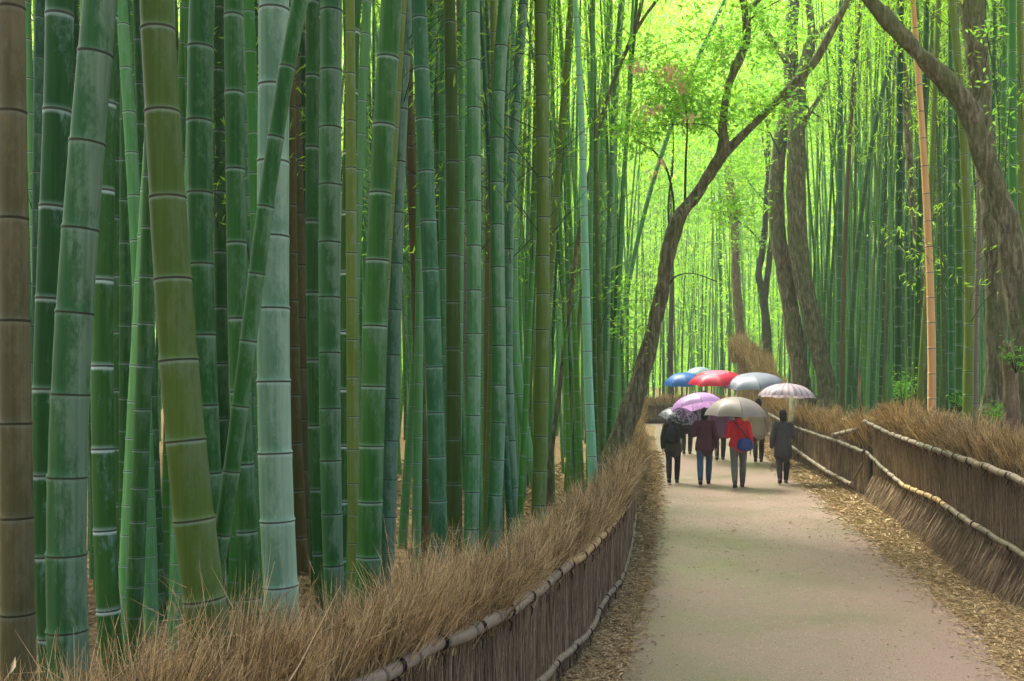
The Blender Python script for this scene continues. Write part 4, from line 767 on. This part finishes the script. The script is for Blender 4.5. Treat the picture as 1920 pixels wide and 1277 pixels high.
def umbrella(label, grip, hub_px, s, R, m, h=.22, ferr=.06):
    """shaft from the gripping hand to the hub; hub given as the photo pixel of the canopy top"""
    top = np.array([(hub_px[0] - 960) / s, F / s, EYE - (hub_px[1] - HZ) / s]); ax = nrm(top - grip); L = np.linalg.norm(top - grip)
    e = empty('umbrella', tuple(grip)); tag(e, label, 'umbrella', 'umbrellas held by the walkers'); e.rotation_mode = 'QUATERNION'; e.rotation_quaternion = Vector((0, 0, 1)).rotation_difference(Vector(ax))
    K = 8; na = 8; nr = 9; V = []; 
    for i in range(nr + 1):
        f = i / nr
        for j in range(K * na):
            a = j / (K * na) * 2 * math.pi; u = (j % na) / na; sc2 = 4 * u * (1 - u); r = R * math.sin(f * 1.35) / math.sin(1.35) * (1 - .115 * sc2 * f); z = L - h * (1 - math.cos(f * 1.35)) / (1 - math.cos(1.35)) + .028 * sc2 * f * f * R * -0.3
            V.append((r * math.cos(a), r * math.sin(a), z + .02 * sc2 * f * f))
    V = np.array(V); n = K * na; i = np.arange(nr)[:, None] * n; j = np.arange(n)[None]; j2 = (j + 1) % n; Q = np.stack([i + j, i + n + j, i + n + j2, i + j2], -1).reshape(-1, 4)
    mb = MB(); mb.add(V, Q); c = mb.build('canopy', m, e)
    mb = MB(); tube(mb, [(0, 0, -.10), (0, 0, L + ferr)], [.006, .005], 8); mb.build('shaft', METAL, e)
    mb = MB(); limb(mb, [(0, 0, .07), (0, 0, -.09)], [.0125, .0125], 10); mb.build('handle', HANDLE, e)
    for k in range(K):
        a = k / K * 2 * math.pi; P = []
        for f in np.linspace(.03, 1.02, 9): r = R * math.sin(f * 1.35) / math.sin(1.35); P.append((r * math.cos(a), r * math.sin(a), L - h * (1 - math.cos(f * 1.35)) / (1 - math.cos(1.35)) - .006))
        mb = MB(); tube(mb, P, .0035, 5); tube(mb, [(0, 0, L - h * 1.1 - .05), P[4]], .0025, 5); mb.build('rib', METAL, e)
C = dict(olive=cloth('coat_dark_olive', (.035, .038, .022), (.06, .062, .04)), maroon=cloth('coat_maroon', (.07, .022, .035), (.12, .04, .055)), red=cloth('jacket_red', (.55, .012, .03), (.75, .03, .05)), grey=cloth('coat_dark_grey', (.045, .042, .045), (.08, .075, .08)),
         jeans=cloth('blue_jeans', (.03, .075, .14), (.06, .13, .22)), dark=cloth('dark_trousers', (.018, .02, .026), (.035, .038, .045)), gtr=cloth('grey_trousers', (.10, .105, .10), (.17, .17, .16)), navy=cloth('navy_bag', (.02, .04, .17), (.04, .07, .26)), beige=cloth('coat_beige', (.32, .26, .2), (.4, .33, .25)), blueg=cloth('coat_slate', (.07, .10, .14), (.12, .15, .2)), black=cloth('coat_black', (.015, .015, .018), (.03, .03, .035)), plum=cloth('coat_plum', (.12, .05, .10), (.18, .08, .14)))
UM = dict(purple=umb_mat('canopy_lilac', (.62, .36, .74), (.72, .48, .82)), floral=umb_mat('canopy_floral', (.55, .60, .66), (.045, .05, .055), 'flower', .55), grey=umb_mat('canopy_warm_grey', (.33, .30, .275), (.42, .39, .36)), lace=umb_mat('canopy_striped_white', (.52, .48, .52), (.38, .28, .35), 'stripe'),
          blue=umb_mat('canopy_blue', (.02, .16, .52), (.04, .22, .62)), teal=umb_mat('canopy_pale_teal', (.30, .44, .46), (.38, .52, .52)), red=umb_mat('canopy_red', (.72, .22, .34), (.70, .015, .07), 'rim'), silver=umb_mat('canopy_silver_blue', (.28, .32, .41), (.36, .40, .49)))
def at(x, Y): return (x - 960) / F * Y
def foot(x, y): g = gpx(x, y); return g[0], g[1]
hd = .22
X, Y = foot(1262, 908); g = person('person in a dark olive coat and dark trousers, leftmost in the front row', X, Y, hd, C['olive'], C['dark'], 1, .98, .74, .2, ('back', C['black'], 'black backpack on the leftmost walker in the dark olive coat')); umbrella('see-through umbrella with dark floral pattern held by the leftmost walker', g, (1279, 766), F / (g[1] - .12), .50, UM['floral'], .26)
X, Y = foot(1321, 911); g = person('person in a maroon coat and blue jeans beside the leftmost walker', X, Y, hd, C['maroon'], C['jeans'], -1, 1.03, .76, .3); umbrella('lilac purple umbrella held over the walker in maroon', g, (1303, 738), F / (g[1] + .14), .60, UM['purple'], .31)
X, Y = foot(1385, 917); g = person('person in a bright red jacket and grey trousers in the middle of the path', X, Y, hd, C['red'], C['gtr'], -1, 1.04, .88, .26, ('side', C['navy'], 'navy blue shoulder bag worn over the red jacket'), hood=True); umbrella('warm grey umbrella tilted left over the walker in red', g, (1380, 744), F / (g[1] - .02), .68, UM['grey'], .42)
X, Y = foot(1468, 909); g = person('person in a dark grey coat nearest the right fence', X, Y, hd, C['grey'], C['dark'], 1, 1.0, .62, .22); umbrella('white umbrella with thin pinkish stripes nearest the right fence', g, (1476, 719), F / (g[1] + .04), .66, UM['lace'], .31)
for lab, x, Yb, cc, tc_, hs, ul, hub, R, um in [
    ('person in black mostly hidden, second row at left', 1288, 29.0, 'black', 'dark', -1, 'deep blue umbrella at the left end of the second row', (1281, 699), .56, 'blue'),
    ('person in a slate coat hidden behind the red umbrella', 1322, 33.5, 'blueg', 'jeans', -1, 'pale teal umbrella peeking out between the blue and the red ones', (1306, 689), .52, 'teal'),
    ('person in a plum coat behind the walker in maroon', 1350, 27.5, 'plum', 'dark', -1, 'large pink and red umbrella at the centre of the second row', (1342, 695), .74, 'red'),
    ('person in a beige coat behind the walker in red', 1422, 27.0, 'beige', 'dark', -1, 'silvery blue grey umbrella beside the red one in the second row', (1411, 700), .78, 'silver')]:
    g = person(lab, at(x, Yb), Yb, hd, C[cc], C[tc_], hs, 1.04, .72, .18); umbrella(ul, g, hub, F / (Yb + .1), R * 1.06, UM[um], .33)

# mist hanging in the far grove
hz = MB(); x0, x1, y0, y1, z0, z1 = -110, 120, -14, 160, -4, 72
hz.add([(x0, y0, z0), (x1, y0, z0), (x1, y1, z0), (x0, y1, z0), (x0, y0, z1), (x1, y0, z1), (x1, y1, z1), (x0, y1, z1)], [(0, 3, 2, 1), (4, 5, 6, 7), (0, 1, 5, 4), (1, 2, 6, 5), (2, 3, 7, 6), (3, 0, 4, 7)])
HM = bpy.data.materials.new('haze'); HM.use_nodes = True; nt = HM.node_tree; nt.nodes.remove(nt.nodes['Principled BSDF']); v = nt.nodes.new('ShaderNodeVolumePrincipled'); v.inputs['Color'].default_value = (.93, .98, .9, 1); v.inputs['Density'].default_value = .0014; v.inputs['Anisotropy'].default_value = .3
nt.links.new(v.outputs[0], nt.nodes['Material Output'].inputs['Volume']); tag(hz.build('haze', HM, smooth=False), 'thin pale mist hanging through the grove', 'haze', kind='stuff')
# ------------------------------------------------------------------ light, sky, camera
EL, AZ = math.radians(58), math.radians(-25)      # sun ahead of the camera, a little left... measured from +Y towards +X
sd = Vector((math.sin(AZ) * math.cos(EL), math.cos(AZ) * math.cos(EL), math.sin(EL)))
w = bpy.data.worlds.new('World'); sc.world = w; w.use_nodes = True; nt = w.node_tree
sky = nt.nodes.new('ShaderNodeTexSky'); sky.sky_type = 'NISHITA'; sky.sun_disc = False; sky.sun_elevation = EL; sky.sun_rotation = AZ; sky.air_density = .7; sky.dust_density = 7.; sky.ozone_density = 0.
nt.links.new(sky.outputs[0], nt.nodes['Background'].inputs[0]); nt.nodes['Background'].inputs[1].default_value = .15
l = bpy.data.lights.new('sun', 'SUN'); l.energy = 2.6; l.angle = math.radians(20); l.color = (1, .96, .88); so = link('sun', l); so.rotation_euler = (-sd).to_track_quat('-Z', 'Y').to_euler(); so.location = (0, 0, 30)
cam = bpy.data.cameras.new('camera'); co = link('camera', cam); co.location = (0, 0, EYE); co.rotation_euler = (math.pi / 2, 0, 0); cam.lens = F / 1920 * 36; cam.sensor_width = 36; cam.shift_y = (HZ - 638.5) / 1920; cam.clip_end = 3000; cam.clip_start = .05
sc.camera = co
sc.view_settings.view_transform = 'Standard'; sc.view_settings.look = 'None'; sc.view_settings.gamma = 1; sc.view_settings.exposure = 1.95
sc.render.resolution_x = 1024; sc.render.resolution_y = 681
sc.cycles.max_bounces = 6; sc.cycles.diffuse_bounces = 3; sc.cycles.glossy_bounces = 2; sc.cycles.transparent_max_bounces = 8; sc.cycles.transmission_bounces = 6
